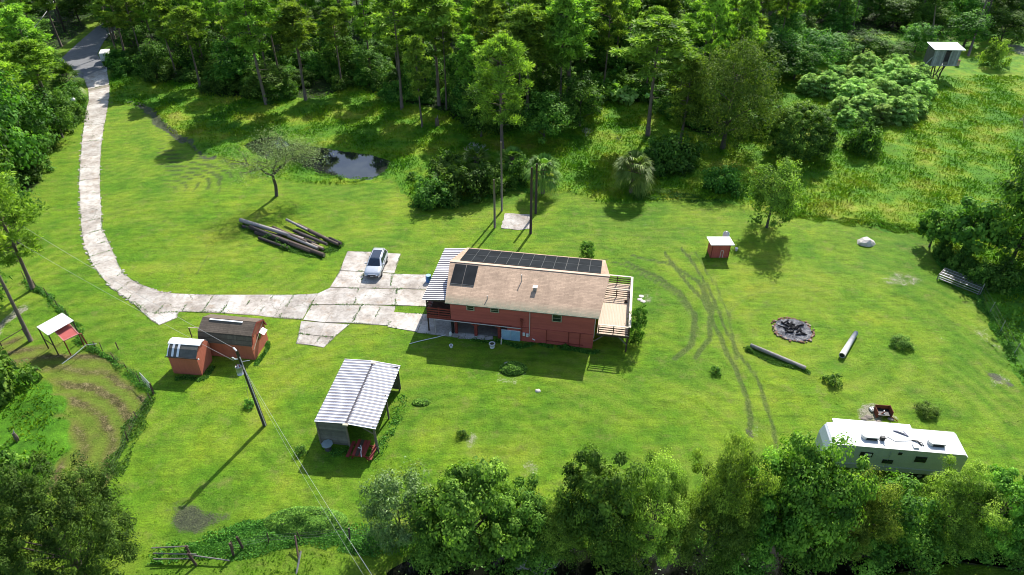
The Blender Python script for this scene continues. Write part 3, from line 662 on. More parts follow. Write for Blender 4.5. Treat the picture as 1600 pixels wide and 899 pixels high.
# broad shiny leaves on stalks
def bigleaf(seed, n, R, H, ls):
    g = np.random.default_rng(seed); a = g.random(n)*6.3; r = R*np.sqrt(g.random(n)); P = np.stack([r*np.cos(a), r*np.sin(a), H*(.45+.55*g.random(n))*(1-.35*(r/R)**2)], 1)
    N = g.normal(size=(n, 3))*.35 + np.array([0, -.25, 1]); st = MB()
    for p in P: st.tube([(p[0]*.8, p[1]*.8, 0), tuple(p)], [.02, .012], 3, False)
    return quads_mesh('leaves', leaf_quads(P, N, ls*(.7+.6*g.random(n)), ls*.8, g, droop=.2), np.clip(.55+.3*g.normal(size=n), 0, 1), L_pale), st.mesh('stalks', M_bark)
fm, tm = bigleaf(91, 90, 1.5, 1.6, .8); proto('elephant', 'broad_leaf_plant', fm, tm, 1.7, 1.5)
# umbrella leaved shrub: rosettes on a dome
def umbrella(seed, R, H, nros, L):
    g = np.random.default_rng(seed); d = rdir(g, nros, -.15); n = len(d); P = d*np.array([R, R, H])*(.72+.28*g.random((n, 1))); P[:, 2] = np.maximum(.2, P[:, 2])
    m_ = 13; k = np.repeat(np.arange(n), m_); az = np.tile(np.arange(m_)*2*pi/m_, n)+g.random(n)[k]*6; tl = .15+.35*g.random(len(k))
    T = np.stack([np.cos(az), np.sin(az), -tl], 1); N = np.stack([np.cos(az)*tl, np.sin(az)*tl, np.ones(len(k))], 1)
    V = leaf_quads(P[k]+T*L*.5+g.normal(size=(len(k), 3))*.03, N, L*(.8+.4*g.random(len(k))), L*.36, g, T=T)
    return quads_mesh('crown', V, np.clip(.5+.22*g.normal(size=n)[k]+.12*g.normal(size=len(k)), 0, 1), L_pale), P
for s_ in (95, 96):
    cm, ends = umbrella(s_, 2.2, 2.9, 150, .56); proto('umbrella', 'umbrella_leaf_shrub', cm, trunk_mesh('trunk', s_, 2.2, .1, M_bark, ends, forks=22), 3.0, 2.3)

ROOTS = {}
def plant(kind, loc, H=None, R=None, label=None, group=None, cat=None, var=None, rz=None, rng=random):
    lst = PROTO[kind]; i = rng.randrange(len(lst)) if var is None else var % len(lst)
    name, cm, tm, H0, R0, _ = lst[i]
    o = empty(name, loc, rng.uniform(0, 6.28) if rz is None else rz)
    sz = (H/H0) if H else 1.0; sx = (R/R0) if R else sz
    o.scale = (sx, sx*rng.uniform(.93, 1.07), sz)
    link(tm.name.split('.')[0], tm, parent=o); link(cm.name.split('.')[0], cm, parent=o)
    cats = {'pine': 'pine tree', 'pinelow': 'pine tree', 'palm': 'palm', 'palmetto': 'palm', 'elephant': 'plant', 'mound': 'vines', 'tuft': 'bush', 'sprig': 'bush'}
    tag(o, label, cat or cats.get(kind, 'shrub' if 'shrub' in name else 'tree'), group)
    return o
def plant_px(kind, bx, by, ty, rpx, label, group=None, **k):
    p = G(bx, by); H = max(.3, top_height(p, ty))*(.84 if kind in ('near', 'neardark', 'nearlow') else 1.0); R = rpx*depth(Vector((p.x, p.y, H*.55)))/CAM_F
    if kind in ('tuft', 'sprig', 'mound'): p = G(bx, by-(by-ty)*.28); H = R*{'tuft': .95, 'sprig': 1.3, 'mound': .3}[kind]
    return plant(kind, p, H, R, label, group, **k)

# ---- trees and shrubs the photograph lets one tell apart
T_ = [  # kind, base x, base y, top y, crown radius (photo px), label
 ('pine',417,166,-30,40,'tall pine at the woods edge behind the small glinting pool',0),
 ('pine',478,158,10,34,'tall pine leaning over the marsh left of the rusty grass',1),
 ('pine',628,172,-10,36,'pine with pale forked trunk above the reeds right of the rusty grass',3),
 ('pine',660,200,60,22,'slim pine in front of the woods beside the grey stump',2),
 ('pine',686,165,-20,40,'straight dark trunked pine standing just behind the stump',4),
 ('pine',824,182,14,42,'round topped pine above the tall left pole',1),
 ('pine',884,176,-4,48,'broad pine right of the round topped pine at the clearing',0),
 ('pine',852,140,-40,36,'pine behind the round topped pine and the clearing',3),
 ('pine',1012,214,36,54,'lone open crowned pine with forked trunk in the meadow',4),
 ('pinelow',1062,226,90,36,'low bushy pine squeezed between the lone pine and the olive tree',None),
 ('olive',1128,234,66,64,'big dense olive green tree at the meadow edge',None),
 ('dome',1243,244,168,46,'dark dome shaped bush standing alone in the meadow',None),
 ('small',1198,356,256,36,'single leafy tree casting shade beside the red pump house',0),
 ('shrub',1128,298,262,28,'dark shrub in the meadow below the olive tree',0),
 ('shrub',1345,238,196,26,'dark bush in the yellow meadow right of the dome bush',1),
 ('shrubyellow',1548,104,66,18,'bright rounded bush beside the tower in the clearing',0),
 ('airy',432,306,212,66,'feathery grey green tree beside the pond',None),
 ('pinelow',785,238,62,42,'vine draped tree rising behind the tall left pole',None),
 ('oak',752,216,132,30,'bushy tree wrapped in shrubs right of the marsh',0),
 ('lime',850,225,150,34,'leafy tree behind the palm at the clearing',1),
 ('oak',905,200,120,34,'dark tree at the left rim of the yellow clearing',0),
 ('oak',950,118,20,38,'shady tree over the broad shiny leaves',1),
 ('vined',935,112,-20,32,'dark vine column just above the broad shiny leaves',1),
 ('vined',1020,70,-40,30,'dark vine column behind the lone pine',0),
 ('lime',1180,130,66,42,'sunlit tree above the olive tree, right side',2),
 ('lime',1120,90,28,44,'bright rounded tree behind the olive tree',0),
 ('lime',1262,112,52,36,'bright green tree at the left of the pale umbrella shrubs',1),
 ('lime',1300,96,58,30,'bright vine covered bush just behind the umbrella shrubs, left end',1),
 ('oak',1346,90,50,32,'dark tree just behind the middle of the umbrella shrubs',0),
 ('oak',1392,98,66,24,'low dark tree behind the right end of the umbrella shrubs',2),
 ('lime',1428,84,38,26,'bright tree just left of the lookout hut',0),
 ('oak',1505,74,24,30,'dark tree right behind the lookout hut',1),
 ('oak',1562,66,18,32,'dark tree at the top right behind the rounded bush',3),
 ('lime',1240,126,76,30,'bright bush between the olive tree and the umbrella shrubs',2),
 ('shrublime',1180,205,165,36,'green shrub between the olive tree and the dome bush',0),
 ('shrub',1060,262,215,34,'shrub at the foot of the lone pine',2),
 ('shrub',1020,270,225,28,'grey green shrub below the lone pine, left side',1),
 ('palm',986,304,232,36,'full fan palm at the mown edge with dark shade below',None),
 ('palm',848,302,236,30,'fan palm right behind the two right poles',None),
 ('palmetto',700,292,258,26,'palmetto clump of glossy fronds left of the poles',None),
 ('palmetto',745,262,232,24,'palmetto at the foot of the vine draped tree',None),
 ('palmetto',800,262,232,26,'palmetto right of the vine draped tree',None),
 ('shrub',680,318,282,30,'dark shrub at the low end of the thicket near the pond',0),
 ('shrub',720,310,268,32,'dark shrub in the middle of the thicket left of the poles',1),
 ('shrub',765,296,256,28,'dark shrub in the thicket just left of the tall pole',2),
 ('shrub',700,278,240,26,'shrub at the back of the thicket left of the poles',0),
 ('shrublime',815,285,250,22,'bright shrub left of the palm behind the poles',1),
 ('sprig',657,300,272,12,'thin leafy sapling in the yellow grass left of the thicket',0),
 ('sprig',645,288,262,10,'small sapling in the yellow grass nearest the pond',0),
 ('smallnear',917,404,376,11,'small bush standing behind the house solar panels',0),
 ('smallnear',991,534,474,15,'dark leafy bush growing against the deck of the house',0),
 ('tuft',1407,546,522,16,'round clipped shrub right of the concrete culvert pipe',0),
 ('tuft',1448,652,626,16,'round clipped shrub nearest the camper',0),
 ('sprig',1301,604,582,13,'small bright bush below the culvert pipe',0),
 ('sprig',1117,588,570,9,'tiny bush in the lawn left of the long mossy log',0),
 ('sprig',389,640,622,9,'weed clump at the foot of the pole guy wire',0),
 ('sprig',470,712,698,10,'weed clump left of the shelter shade',0),
 ('sprig',722,686,672,9,'weed tuft in the lawn right of the shelter',0),
 ('oak',1576,416,244,56,'big dark tree at the right edge beyond the fence corner',0),
 ('oak',1625,330,170,60,'dark tree behind the big tree at the right edge',1),
 ('sprawl',1500,400,318,36,'glossy leafed sprawling tree left of the big dark tree',0),
 ('sprawl',1452,386,330,22,'short leaning trunk tree by the mown edge',1),
 ('oak',1625,436,362,44,'dark low tree at the right edge above the fence corner',2),
 ('shrub',1496,424,394,18,'dark shrub below the short leaning tree',0),
 ('shrub',1524,442,414,20,'dark shrub where the hedge meets the fence corner',1),
 ('shrub',1556,446,412,30,'dark shrub under the big tree at the right edge',2),
 ('shrub',1470,402,376,14,'small dark shrub beside the short leaning trunk',0),
 # left side
 ('pine',48,532,236,46,'big pine leaning out over the white roofed shelter',0),
 ('oak',20,292,120,56,'dense dark tree at the left edge above the driveway lawn',0),
 ('lime',-12,350,180,56,'tree cut by the left edge below the palms',1),
 ('oak',62,262,150,44,'dark tree left of the driveway next to the palms',1),
 ('oak',98,215,140,28,'dark bushy tree nearest the driveway bend',2),
 ('palmetto',70,168,118,26,'fan palm beside the country road',None),
 ('palmetto',112,148,98,26,'small palm between the road and the driveway',None),
 ('lime',28,195,96,40,'pale green tree between the palms and the left edge',2),
 ('shrub',80,205,168,26,'shrub below the palms left of the driveway',0),
 ('shrub',116,188,160,18,'low shrub beside the driveway near the lamp globe',1),
 ('shrublime',-5,620,560,44,'bright bushy growth cut by the left edge below the shelter',0),
 ('lime',-30,540,380,50,'tree cut by the left edge below the leaning pine',0),
 ('pinelow',52,452,262,48,'low branched pine behind the leaning pine at the left edge',None),
 ('lime',30,380,250,44,'bright tree at the left edge above the low branched pine',2),
 ('cedar',148,926,752,92,'big dark round tree at the lower left corner',0),
 ('near',6,940,752,58,'tree cut by the lower left corner of the picture',1),
 ('shrublime',10,760,705,38,'dark rounded shrub at the left edge above the corner trees',1),
 # near row above the ditch
 ('willow',628,842,756,54,'pale silvery willow shrub at the left end of the near tree row',0),
 ('near',736,872,708,74,'bright spreading tree right of the silvery willow shrub',0),
 ('neardark',812,862,744,52,'dark tree in the near row left of its middle',0),
 ('near',868,878,770,44,'low bright tree in the near row with hanging branches',2),
 ('neardark',930,868,694,64,'dark topped tree in the middle of the near row',1),
 ('near',1010,870,716,60,'bright tree in the near row right of the dark topped tree',3),
 ('near',1112,866,656,56,'tallest tree in the middle of the near row',2),
 ('olive',1095,888,790,52,'low olive tree in front of the tallest near tree',0),
 ('near',1180,868,700,50,'leafy tree between the tallest near tree and the camper trees',0),
 ('near',1232,876,664,68,'big bright tree left of the camper',1),
 ('near',1305,868,728,52,'full bright tree in front of the camper',3),
 ('lime',1372,850,762,44,'low sunlit tree under the camper gap',0),
 ('near',1462,852,714,56,'tree covering the right end of the camper',2),
 ('near',1532,850,716,52,'tree right of the camper in the near row',0),
 ('neardark',1592,848,682,50,'dark tree at the right end of the near row',0),
 ('near',1660,850,700,56,'tree cut by the right edge in the near row',1),
] + [('nearlow', x, y, y-58+10*(i % 3), 42, 'low leafy tree hanging over the ditch, %s' % w, i % 2) for i, (x, y, w) in enumerate([
 (690,872,'below the bright spreading tree'),(845,874,'under the dark tree left of the row middle'),(965,872,'below the dark topped tree'),
 (1150,872,'right of the low olive tree'),(1262,874,'below the big bright tree'),(1340,874,'below the full bright tree'),(1415,862,'under the gap beside the camper'),(1495,858,'below the tree covering the camper end'),(1560,856,'near the right end of the row')])]
prs = random.Random(21)
for kind, bx, by, ty, rp, lab, var in T_: plant_px(kind, bx, by, ty, rp, lab, var=var, rng=prs)
for i, (bx, by, hs) in enumerate([(915,215,1.0),(968,222,.6),(742,250,1.6),(842,905,1.5),(985,892,1.1),(1600,200,1.3)]):
    p = G(bx, by); o = link('dead_shrub', DEAD[i % 2], None, None, p); o.scale = (hs*(1.3 if i == 2 else 1),)*2+(hs,)
    tag(o, ['pale bare shrub at the left rim of the yellow clearing', 'small pale bare shrub below the broad shiny leaves', 'pale bare branches at the foot of the vine draped tree', 'bare pale branches hanging over the ditch below the near trees', 'short bare branches in the ditch under the middle of the near row', 'grey bare shrub at the right edge of the meadow'][i], 'dead shrub')

# pale umbrella leaved mass, each shrub its own
ur = random.Random(5); n = 0
UP = np.array([(1240,140),(1300,166),(1318,203),(1390,208),(1440,185),(1452,150),(1430,120),(1380,112),(1330,118),(1280,130)])
for gy_ in range(118, 208, 15):
    for gx_ in range(1228, 1452, 27):
        x = gx_+ur.uniform(-9, 9)+(gy_ % 2)*10; y = gy_+ur.uniform(-4, 4)
        if not inside(np.array([x]), np.array([y]), UP)[0]: continue
        s_ = ur.uniform(.72, 1.3); plant('umbrella', G(x, y), 3.9*s_, 2.1*s_, 'pale umbrella leaved shrub in the dense mass left of the tower', 'pale umbrella leaved shrubs massed left of the tower', rng=ur); n += 1
for k, (x, y) in enumerate([(936,138),(956,150),(975,160),(990,146),(1005,156),(962,132),(985,128),(942,158),(1012,140)]):
    plant('elephant', G(x, y), 2.6, 2.2, 'broad shiny leafed plant in the patch below the dark vine column', 'broad shiny leafed plants below the vine column', rng=ur)

# ---- the woods
fr = random.Random(99); placed = []
def far_enough(p, d):
    for q in placed:
        if (q[0]-p[0])**2+(q[1]-p[1])**2 < d*d: return False
    return True
def in_poly(P, x, y): return bool(inside(np.array([x]), np.array([y]), P)[0])
def scatter(count, d, polys, ylim, fn, tries=9000):
    global placed
    placed = []; c = 0
    for _ in range(tries):
        if c >= count: break
        y = 84 + (ylim-84)*fr.random()**.95; lim = 800/CAM_F*(y*cos(CAM_P)+CAM_H*sin(CAM_P))*1.06+3; x = fr.uniform(-lim, lim)
        if not any(in_poly(P, x, y) for P in polys) or not far_enough((x, y), d): continue
        placed.append((x, y)); fn(x, y); c += 1
    return c
POLYS = [FOREST, FLEFT, FMID]
def where(x, y):
    px = 800+CAM_F*x/depth(Vector((x, y, 0)))
    a = 'beyond the country road' if px < 160 else 'between the driveway bend and the small pool' if px < 430 else 'behind the pond clearing' if px < 720 else 'straight behind the bare poles' if px < 930 else 'behind the lone open crowned pine' if px < 1210 else 'behind the umbrella shrubs and lookout hut'
    return ('at the front of the woods ' if y < 108 else 'midway into the woods ' if y < 138 else 'deep in the woods ')+a
def w_pine(x, y):
    h = fr.uniform(13, 20)
    plant('pine', (x, y, 0), h, fr.uniform(2.1, 3.3), ('tall pine ' if h > 16.5 else 'shorter pine ')+where(x, y), 'pines crowded in the woods across the top', rng=fr)
def w_broad(x, y):
    k = fr.choice(['oak', 'oak', 'lime', 'lime', 'vined', 'oak']); h = fr.uniform(4.5, 9)
    plant(k, (x, y, 0), h, fr.uniform(2.4, 3.9) if k != 'vined' else fr.uniform(1.5, 2.2), {'oak': 'dark broadleaf tree ', 'lime': 'bright broadleaf tree ', 'vined': 'narrow vine covered tree '}[k]+where(x, y),
          {'oak': 'dark broadleaf trees in the woods', 'lime': 'bright broadleaf trees in the woods', 'vined': 'vine covered trees in the woods'}[k], rng=fr)
def w_shrub(x, y):
    k = fr.choice(['shrub', 'shrub', 'shrublime']); h = fr.uniform(1.6, 3.4)
    plant(k, (x, y, 0), h, fr.uniform(1.5, 2.6), ('dark' if k == 'shrub' else 'bright')+' understory shrub '+where(x, y), 'understory shrubs beneath the woods' if k == 'shrub' else 'bright understory shrubs beneath the woods', rng=fr)
scatter(235, 4.0, POLYS, 190, w_pine)
scatter(130, 4.6, POLYS, 186, w_broad)
scatter(260, 2.7, POLYS, 140, w_shrub)
scatter(34, 3.6, [gp([(1300,52),(1380,54),(1450,57),(1540,47),(1640,40),(1700,-40),(1250,-40)])], 186, w_broad)

# ---- ground plants nobody could count
def blades(name, x, y, z, h, w, mat, label, g, lean=.35, per=1):
    n = len(x); P = np.stack([x, y, z+h*.45], 1); T = np.stack([g.normal(size=n)*lean, g.normal(size=n)*lean, np.ones(n)], 1)
    N = g.normal(size=(n, 3)); N[:, 2] = 0
    V = leaf_quads(P, N - 0, h, w, g, T=T)
    me = quads_mesh(name, V, np.clip(.5+.28*g.normal(size=n), 0, 1), mat)
    return tag(link(name, me), label, kind='stuff')
def ground_z(x, y):
    ix = np.clip(np.searchsorted(xs, x)-1, 0, nx-2); iy = np.clip(np.searchsorted(ys, y)-1, 0, ny-2)
    return gz.reshape(ny, nx)[iy, ix]
g = np.random.default_rng(12)
def sample(n, x0, x1, y0, y1): return g.uniform(x0, x1, n), y0+(y1-y0)*g.random(n)**1.25
def bladematerial(name, fn, gain):
    t = NT(name); c = fn(t); c = t.mix(1, c, t.ramp(t.attr('tint', True), [(0, .78*gain), (1, 1.25*gain)]), 'MULTIPLY'); t.done(c, .7, .08)
    tr = t.n('BsdfTranslucent'); t.l(c, tr.inputs[0]); mx = t.n('MixShader'); mx.inputs[0].default_value = .3
    t.l(t.b.outputs[0], mx.inputs[1]); t.l(tr.outputs[0], mx.inputs[2]); t.l(mx.outputs[0], t.out.inputs[0]); return t.m
L_grass = bladematerial('meadow_blades', meadow_colour, 1.1); L_lawn = bladematerial('lawn_blades', lawn_colour, 1.1)
L_weed = leafmat('weed_leaves', (.018,.060,.006), (.045,.125,.009), (.095,.20,.015), .35)
x, y = sample(230000, -75, 112, 62, 128)
k = (amask(x, y, MEADOW, .6) > .5) & ~(amask(x, y, FOREST, 1) > .8) & ~inside(x, y, POND) & ~inside(x, y, POND2) & (np.abs(x) < .78*(y*cos(CAM_P)+28)) 
x, y = x[k], y[k]; n = len(x); h = (.12+.40*vnoise(x, y, 3))*(.6+.8*g.random(n))
blades('meadow_grass', x, y, ground_z(x, y), h, h*.34+.04, L_grass, 'rough yellow green meadow grass before the woods', g, .7)
x, y = sample(190000, -60, 62, 27, 82)
k = (amask(x, y, MEADOW, .6) < .3) & ~inside(x, y, PAVED) & ~inside(x, y, CANAL) & ~inside(x, y, POND) & (np.abs(x) < .78*(y*cos(CAM_P)+28)) & ~((np.abs(x-1) < 9) & (np.abs(y-57) < 6))
x, y = x[k], y[k]
zz = zones(x, y); k = (zz[1] < .3) & (zz[2] < .3) & (zz[4] < .35) & (zz[5] < .3) & (vnoise(x, y, 2.5)+vnoise(x, y, .7)*.6 > .62); x, y = x[k], y[k]
n = len(x); lk = np.maximum(amask(x, y, LUSHL, 1), amask(x, y, LUSHR, 1))+amask(x, y, SOUTH, 1)*.5; h = (.03+.05*g.random(n)+.25*lk*g.random(n))
blades('lawn_tufts', x, y, ground_z(x, y), h, h*.6+.02, L_lawn, 'short scruffy lawn grass round the house', g, .6)
# weeds along fences, banks and edges
def weeds(name, line, w, n, h, label, mat=L_weed, ls=.16):
    P = gp(line); seg = np.hypot(*(P[1:]-P[:-1]).T); cum = np.concatenate([[0], np.cumsum(seg)]); s_ = g.random(n)*cum[-1]; i = np.clip(np.searchsorted(cum, s_)-1, 0, len(seg)-1)
    f = ((s_-cum[i])/seg[i])[:, None]; c = P[i]*(1-f)+P[i+1]*f; a = g.random(n)*6.3; r = w*g.random(n)**.75; x = c[:, 0]+r*np.cos(a)*1.15; y = c[:, 1]+r*np.sin(a)*1.15; x = x+(vnoise(x, y, 1.7)-.5)*.9; y = y+(vnoise(x+9, y, 1.7)-.5)*.9
    kk = vnoise(x, y, .9) + .3*g.random(n) > .42; x, y, r = x[kk], y[kk], r[kk]
    z = ground_z(x, y) + h*.8*g.random(len(x))*(1-(r/w)**2)*(.05+2.0*vnoise(x, y, 1.1)**3); P3 = np.stack([x, y, z+.03], 1)
    sz = ls*(.6+.8*g.random(len(x)))
    me = quads_mesh(name, leaf_quads(P3, g.normal(size=P3.shape)*.6+np.array([0, 0, .8]), sz, sz*.55, g), np.clip(.5+.28*g.normal(size=len(x)), 0, 1), mat)
    tag(link(name, me), label, kind='stuff')
weeds('fence_weeds', [(40,440),(75,465),(108,500),(128,535),(160,550),(200,582),(240,618)], .42, 6500, .45, 'dark weeds grown along the left paddock fence')
weeds('fence_weeds', [(238,625),(216,655),(200,690),(185,725),(172,745)], .7, 3500, .35, 'weeds along the lower side of the left paddock')
weeds('fence_weeds', [(1525,455),(1535,480),(1560,520),(1590,570),(1640,640)], .35, 9000, .55, 'weeds grown along the right hand wire fence')
weeds('fence_weeds', [(1468,440),(1500,455),(1525,468)], .35, 3500, .35, 'weeds growing through the fallen cattle gate')
weeds('fence_weeds', [(250,865),(330,862),(400,850),(470,840),(540,846),(600,860)], .8, 16000, .5, 'weeds under the broken rail fence')
weeds('ditch_weeds', [(330,840),(420,825),(560,835),(640,850)], .8, 9000, .35, 'vines along the bank above the fence')
weeds('ditch_weeds', [(640,868),(800,850),(1000,852),(1240,846),(1500,830),(1640,836)], 1.4, 26000, .8, 'leafy bank below the near trees')
weeds('pond_reeds', [(384,228),(430,250),(478,266),(510,276),(560,284),(600,274),(612,256)], .5, 5000, .28, 'reeds fringing the pond')
weeds('log_weeds', [(378,352),(420,372),(465,392),(507,402),(528,385),(500,372)], .75, 12000, .55, 'weeds swallowing the log pile')
weeds('edge_weeds', [(985,308),(1010,312),(1040,308),(1080,312),(1120,314)], .8, 9000, .45, 'blue green vines beside the full fan palm')
weeds('edge_weeds', [(650,318),(700,320),(740,308),(785,292),(840,296)], 1.2, 16000, .6, 'weeds round the thicket left of the poles')
weeds('edge_weeds', [(1470,398),(1490,430),(1520,450),(1600,452)], 1.1, 16000, .9, 'dark weeds under the trees at the fence corner')
weeds('edge_weeds', [(1200,330),(1290,342),(1380,354),(1450,366)], .9, 16000, .22, 'taller grass bank along the mown edge', L_lawn, .14)
weeds('shed_weeds', [(398,566),(410,552),(420,535)], .28, 1500, .4, 'weeds along the gable of the larger red shed')
weeds('shed_weeds', [(278,590),(318,592),(330,574)], .28, 1500, .3, 'weeds round the foot of the smaller red shed')
weeds('shed_weeds', [(500,695),(540,705),(592,712),(628,620)], .5, 1400, .25, 'weeds round the metal roofed shelter')
weeds('shed_weeds', [(744,533),(800,540),(860,542),(927,548)], .3, 4500, .3, 'weeds along the foot of the house wall')
fx = g.uniform(-12, 30, 500); fy = g.uniform(26, 31.5, 500); kk = inside(fx, fy, CANAL) & (vnoise(fx, fy, 1.5) > .5); fx, fy = fx[kk], fy[kk]
me = quads_mesh('floating_leaves', leaf_quads(np.stack([fx, fy, np.full(len(fx), -.335)], 1), np.tile([0, 0, 1.], (len(fx), 1))+g.normal(size=(len(fx), 3))*.05, .16, .10, g), g.random(len(fx)), L_sil)
tag(link('floating_leaves', me), 'pale fallen leaves floating on the ditch water', kind='stuff')
def vine_mound(px, py, rx, ry, h, n, lab):
    c = G(px, py); a = g.random(n)*6.3; r = np.sqrt(g.random(n)); x = r*np.cos(a)*rx; y = r*np.sin(a)*ry
    z = h*(1-r**2.2)*(.55+.75*vnoise(c.x+x, c.y+y, .8)) + .04 + .1*g.random(n); N = np.stack([x/rx*.5, y/ry*.5, np.ones(n)], 1)+g.normal(size=(n, 3))*.4
    me = quads_mesh('vines', leaf_quads(np.stack([x, y, z], 1), N, .17*(.6+.8*g.random(n)), .13, g), np.clip(.5+.3*g.normal(size=n)+.3*(vnoise(c.x+x, c.y+y, .5)-.5), 0, 1), L_vine)
    o = tag(empty('vine_mound', c), lab, 'vines'); link('vines', me, parent=o)
    st = MB()
    for i in range(14): st.tube([(g.uniform(-rx, rx)*.6, g.uniform(-ry, ry)*.6, 0), (g.uniform(-rx, rx)*.6, g.uniform(-ry, ry)*.6, h*.8)], .02, 4)
    st.build('stems', M_bark, o)
vine_mound(478, 816, 3.1, 1.25, .85, 9000, 'creeping green vine mound above the lower fence')
vine_mound(802, 577, 1.3, .9, .5, 2400, 'weedy mound in the house shade')
vine_mound(658, 630, .8, .4, .12, 700, 'flat patch of pale weeds right of the shelter')
vine_mound(1035, 302, 2.2, .9, .45, 4200, 'low blue green vines right of the full fan palm')
# grass and weeds creeping over the slab edges
ea = np.array([a for a, b in EDGES]); eb = np.array([b for a, b in EDGES]); k = g.integers(0, len(ea), 9000); f = g.random((9000, 1)); P2 = ea[k]*(1-f)+eb[k]*f + g.normal(size=(9000, 2))*.06
kk = vnoise(P2[:, 0], P2[:, 1], 1.2) > .55; P2 = P2[kk]; P3 = np.column_stack([P2, .03+.06*g.random(len(P2))])
me = quads_mesh('joint_weeds', leaf_quads(P3, g.normal(size=P3.shape)*.6+np.array([0, 0, .7]), .13*(.5+g.random(len(P3))), .06, g), np.clip(.5+.28*g.normal(size=len(P3)), 0, 1), L_weed)
tag(link('joint_weeds', me), 'grass creeping through the driveway joints', kind='stuff')
# woodland floor plants
x, y = sample(90000, -135, 135, 84, 205)
k = (np.maximum.reduce([amask(x, y, P, 1) for P in POLYS]) > .6) & (np.abs(x) < .78*(y*cos(CAM_P)+28)); x, y = x[k], y[k]; n = len(x)
P3 = np.stack([x, y, .1+.7*g.random(n)*vnoise(x, y, 3)], 1)
me = quads_mesh('undergrowth', leaf_quads(P3, g.normal(size=P3.shape)*.5+np.array([0, 0, 1]), .42, .22, g), np.clip(.5+.28*g.normal(size=n), 0, 1), L_oak)
tag(link('undergrowth', me), 'low leafy plants covering the floor of the woods', kind='stuff')

# ================================================================== BUILDINGS AND OBJECTS
M_red = plain('red_paint', (.50,.11,.085), .75, .18, 1.2, .1, stretch=(.25, 1, 2))
M_redtrim = plain('dark_red_trim', (.26,.050,.036), .75, .2, 2)
M_shed = plain('brick_red_paint', (.52,.15,.09), .7, .2, 1.1, .1, stretch=(1, 1, .4))
M_white = plain('white_paint', (.74,.73,.70), .6, .08, 3)
M_pvc = plain('pale_pvc', (.66,.58,.54), .5, .1, 3)
M_metalroof = plain('white_metal', (.80,.80,.82), .42, .07, 1.0, .05, spec=.5)
M_wood = plain('weathered_wood', (.20,.17,.13), .85, .35, 2.5, .4, stretch=(.3, 3, 3))
M_greywood = plain('grey_planks', (.16,.15,.13), .85, .3, 2, .4)
M_darkwood = plain('dark_brown_wood', (.095,.060,.045), .8, .3, 3, .3)
M_deck = plain('pale_deck_boards', (.62,.47,.35), .8, .14, 1.0, .15, stretch=(6, .5, 1))
M_rail = plain('pale_rail_wood', (.70,.60,.44), .75, .15, 2)
M_black = plain('black_plastic', (.02,.02,.022), .5, .2, 3)
M_glass = plain('dark_window_glass', (.02,.035,.03), .08, .3, 2, 0, spec=.8)
M_frame = plain('tan_window_frame', (.42,.36,.27), .6, .1, 3)
M_steel = plain('galvanised_steel', (.45,.46,.46), .4, .15, 4, .05, metal=.6)
M_rubber = plain('black_rubber', (.02,.02,.02), .85, .2, 4)
M_blue = plain('pale_blue_paint', (.32,.48,.62), .6, .1, 2)
M_poletar = plain('tarred_pole', (.060,.048,.038), .9, .35, 4, .4, stretch=(1, 1, .3))
M_polegrey = plain('grey_pole_wood', (.24,.205,.165), .9, .35, 4, .4, stretch=(1, 1, .3))
M_wire = plain('grey_cable', (.42,.42,.40), .6, .1, 2)
M_redtable = plain('red_bench_paint', (.22,.032,.026), .6, .2, 3)
M_rust = plain('rusty_iron', (.16,.045,.022), .85, .4, 5, .5)

def shingle(name, col, streak, eave):
    t = NT(name); o = t.obj(); v = t.scaled(o, (3.0, 7.0, 7.0))
    br = t.n('TexBrick'); t.l(t.scaled(o, (1, 1, 1)), br.inputs['Vector']); br.inputs['Scale'].default_value = 1; br.inputs['Brick Width'].default_value = .9; br.inputs['Row Height'].default_value = .16; br.inputs['Mortar Size'].default_value = .012
    br.inputs['Color1'].default_value = (*sc3(col, 1.08), 1); br.inputs['Color2'].default_value = (*sc3(col, .84), 1); br.inputs['Mortar'].default_value = (*sc3(col, .62), 1)
    f = t.noise(.5, 4, .6); f2 = t.noise(5, 4, .7)
    c = t.mix(1, br.outputs[0], t.ramp(f, [(.3, .80), (.7, 1.12)]), 'MULTIPLY')
    c = t.mix(.7, c, t.ramp(f2, [(.3, .72), (.7, 1.15)]), 'MULTIPLY')
    c = t.mix(t.ramp(t.noise(1.0, 3, .6, t.scaled(o, (1.6, .18, .18))), [(.52, 0), (.72, streak)]), c, sc3(col, .55))
    if eave:                                       # algae grown along the lower edge
        s = t.n('SeparateXYZ'); t.l(o, s.inputs[0])
        m = t.math('SUBTRACT', 1.0, t.math('MULTIPLY', t.math('ABSOLUTE', t.math('ADD', s.outputs['Y'], .35)), .95), True)
        m = t.math('MULTIPLY', m, t.ramp(f2, [(.3, .2), (.6, 1)]))
        c = t.mix(m, c, (.17,.19,.13))
    t.bump(f2, .3, .02); return t.done(c, .9, .2)
M_roof = shingle('tan_shingles', (.47,.330,.228), .45, True)
M_shedroof = shingle('brown_shingles', (.155,.120,.090), .4, False)
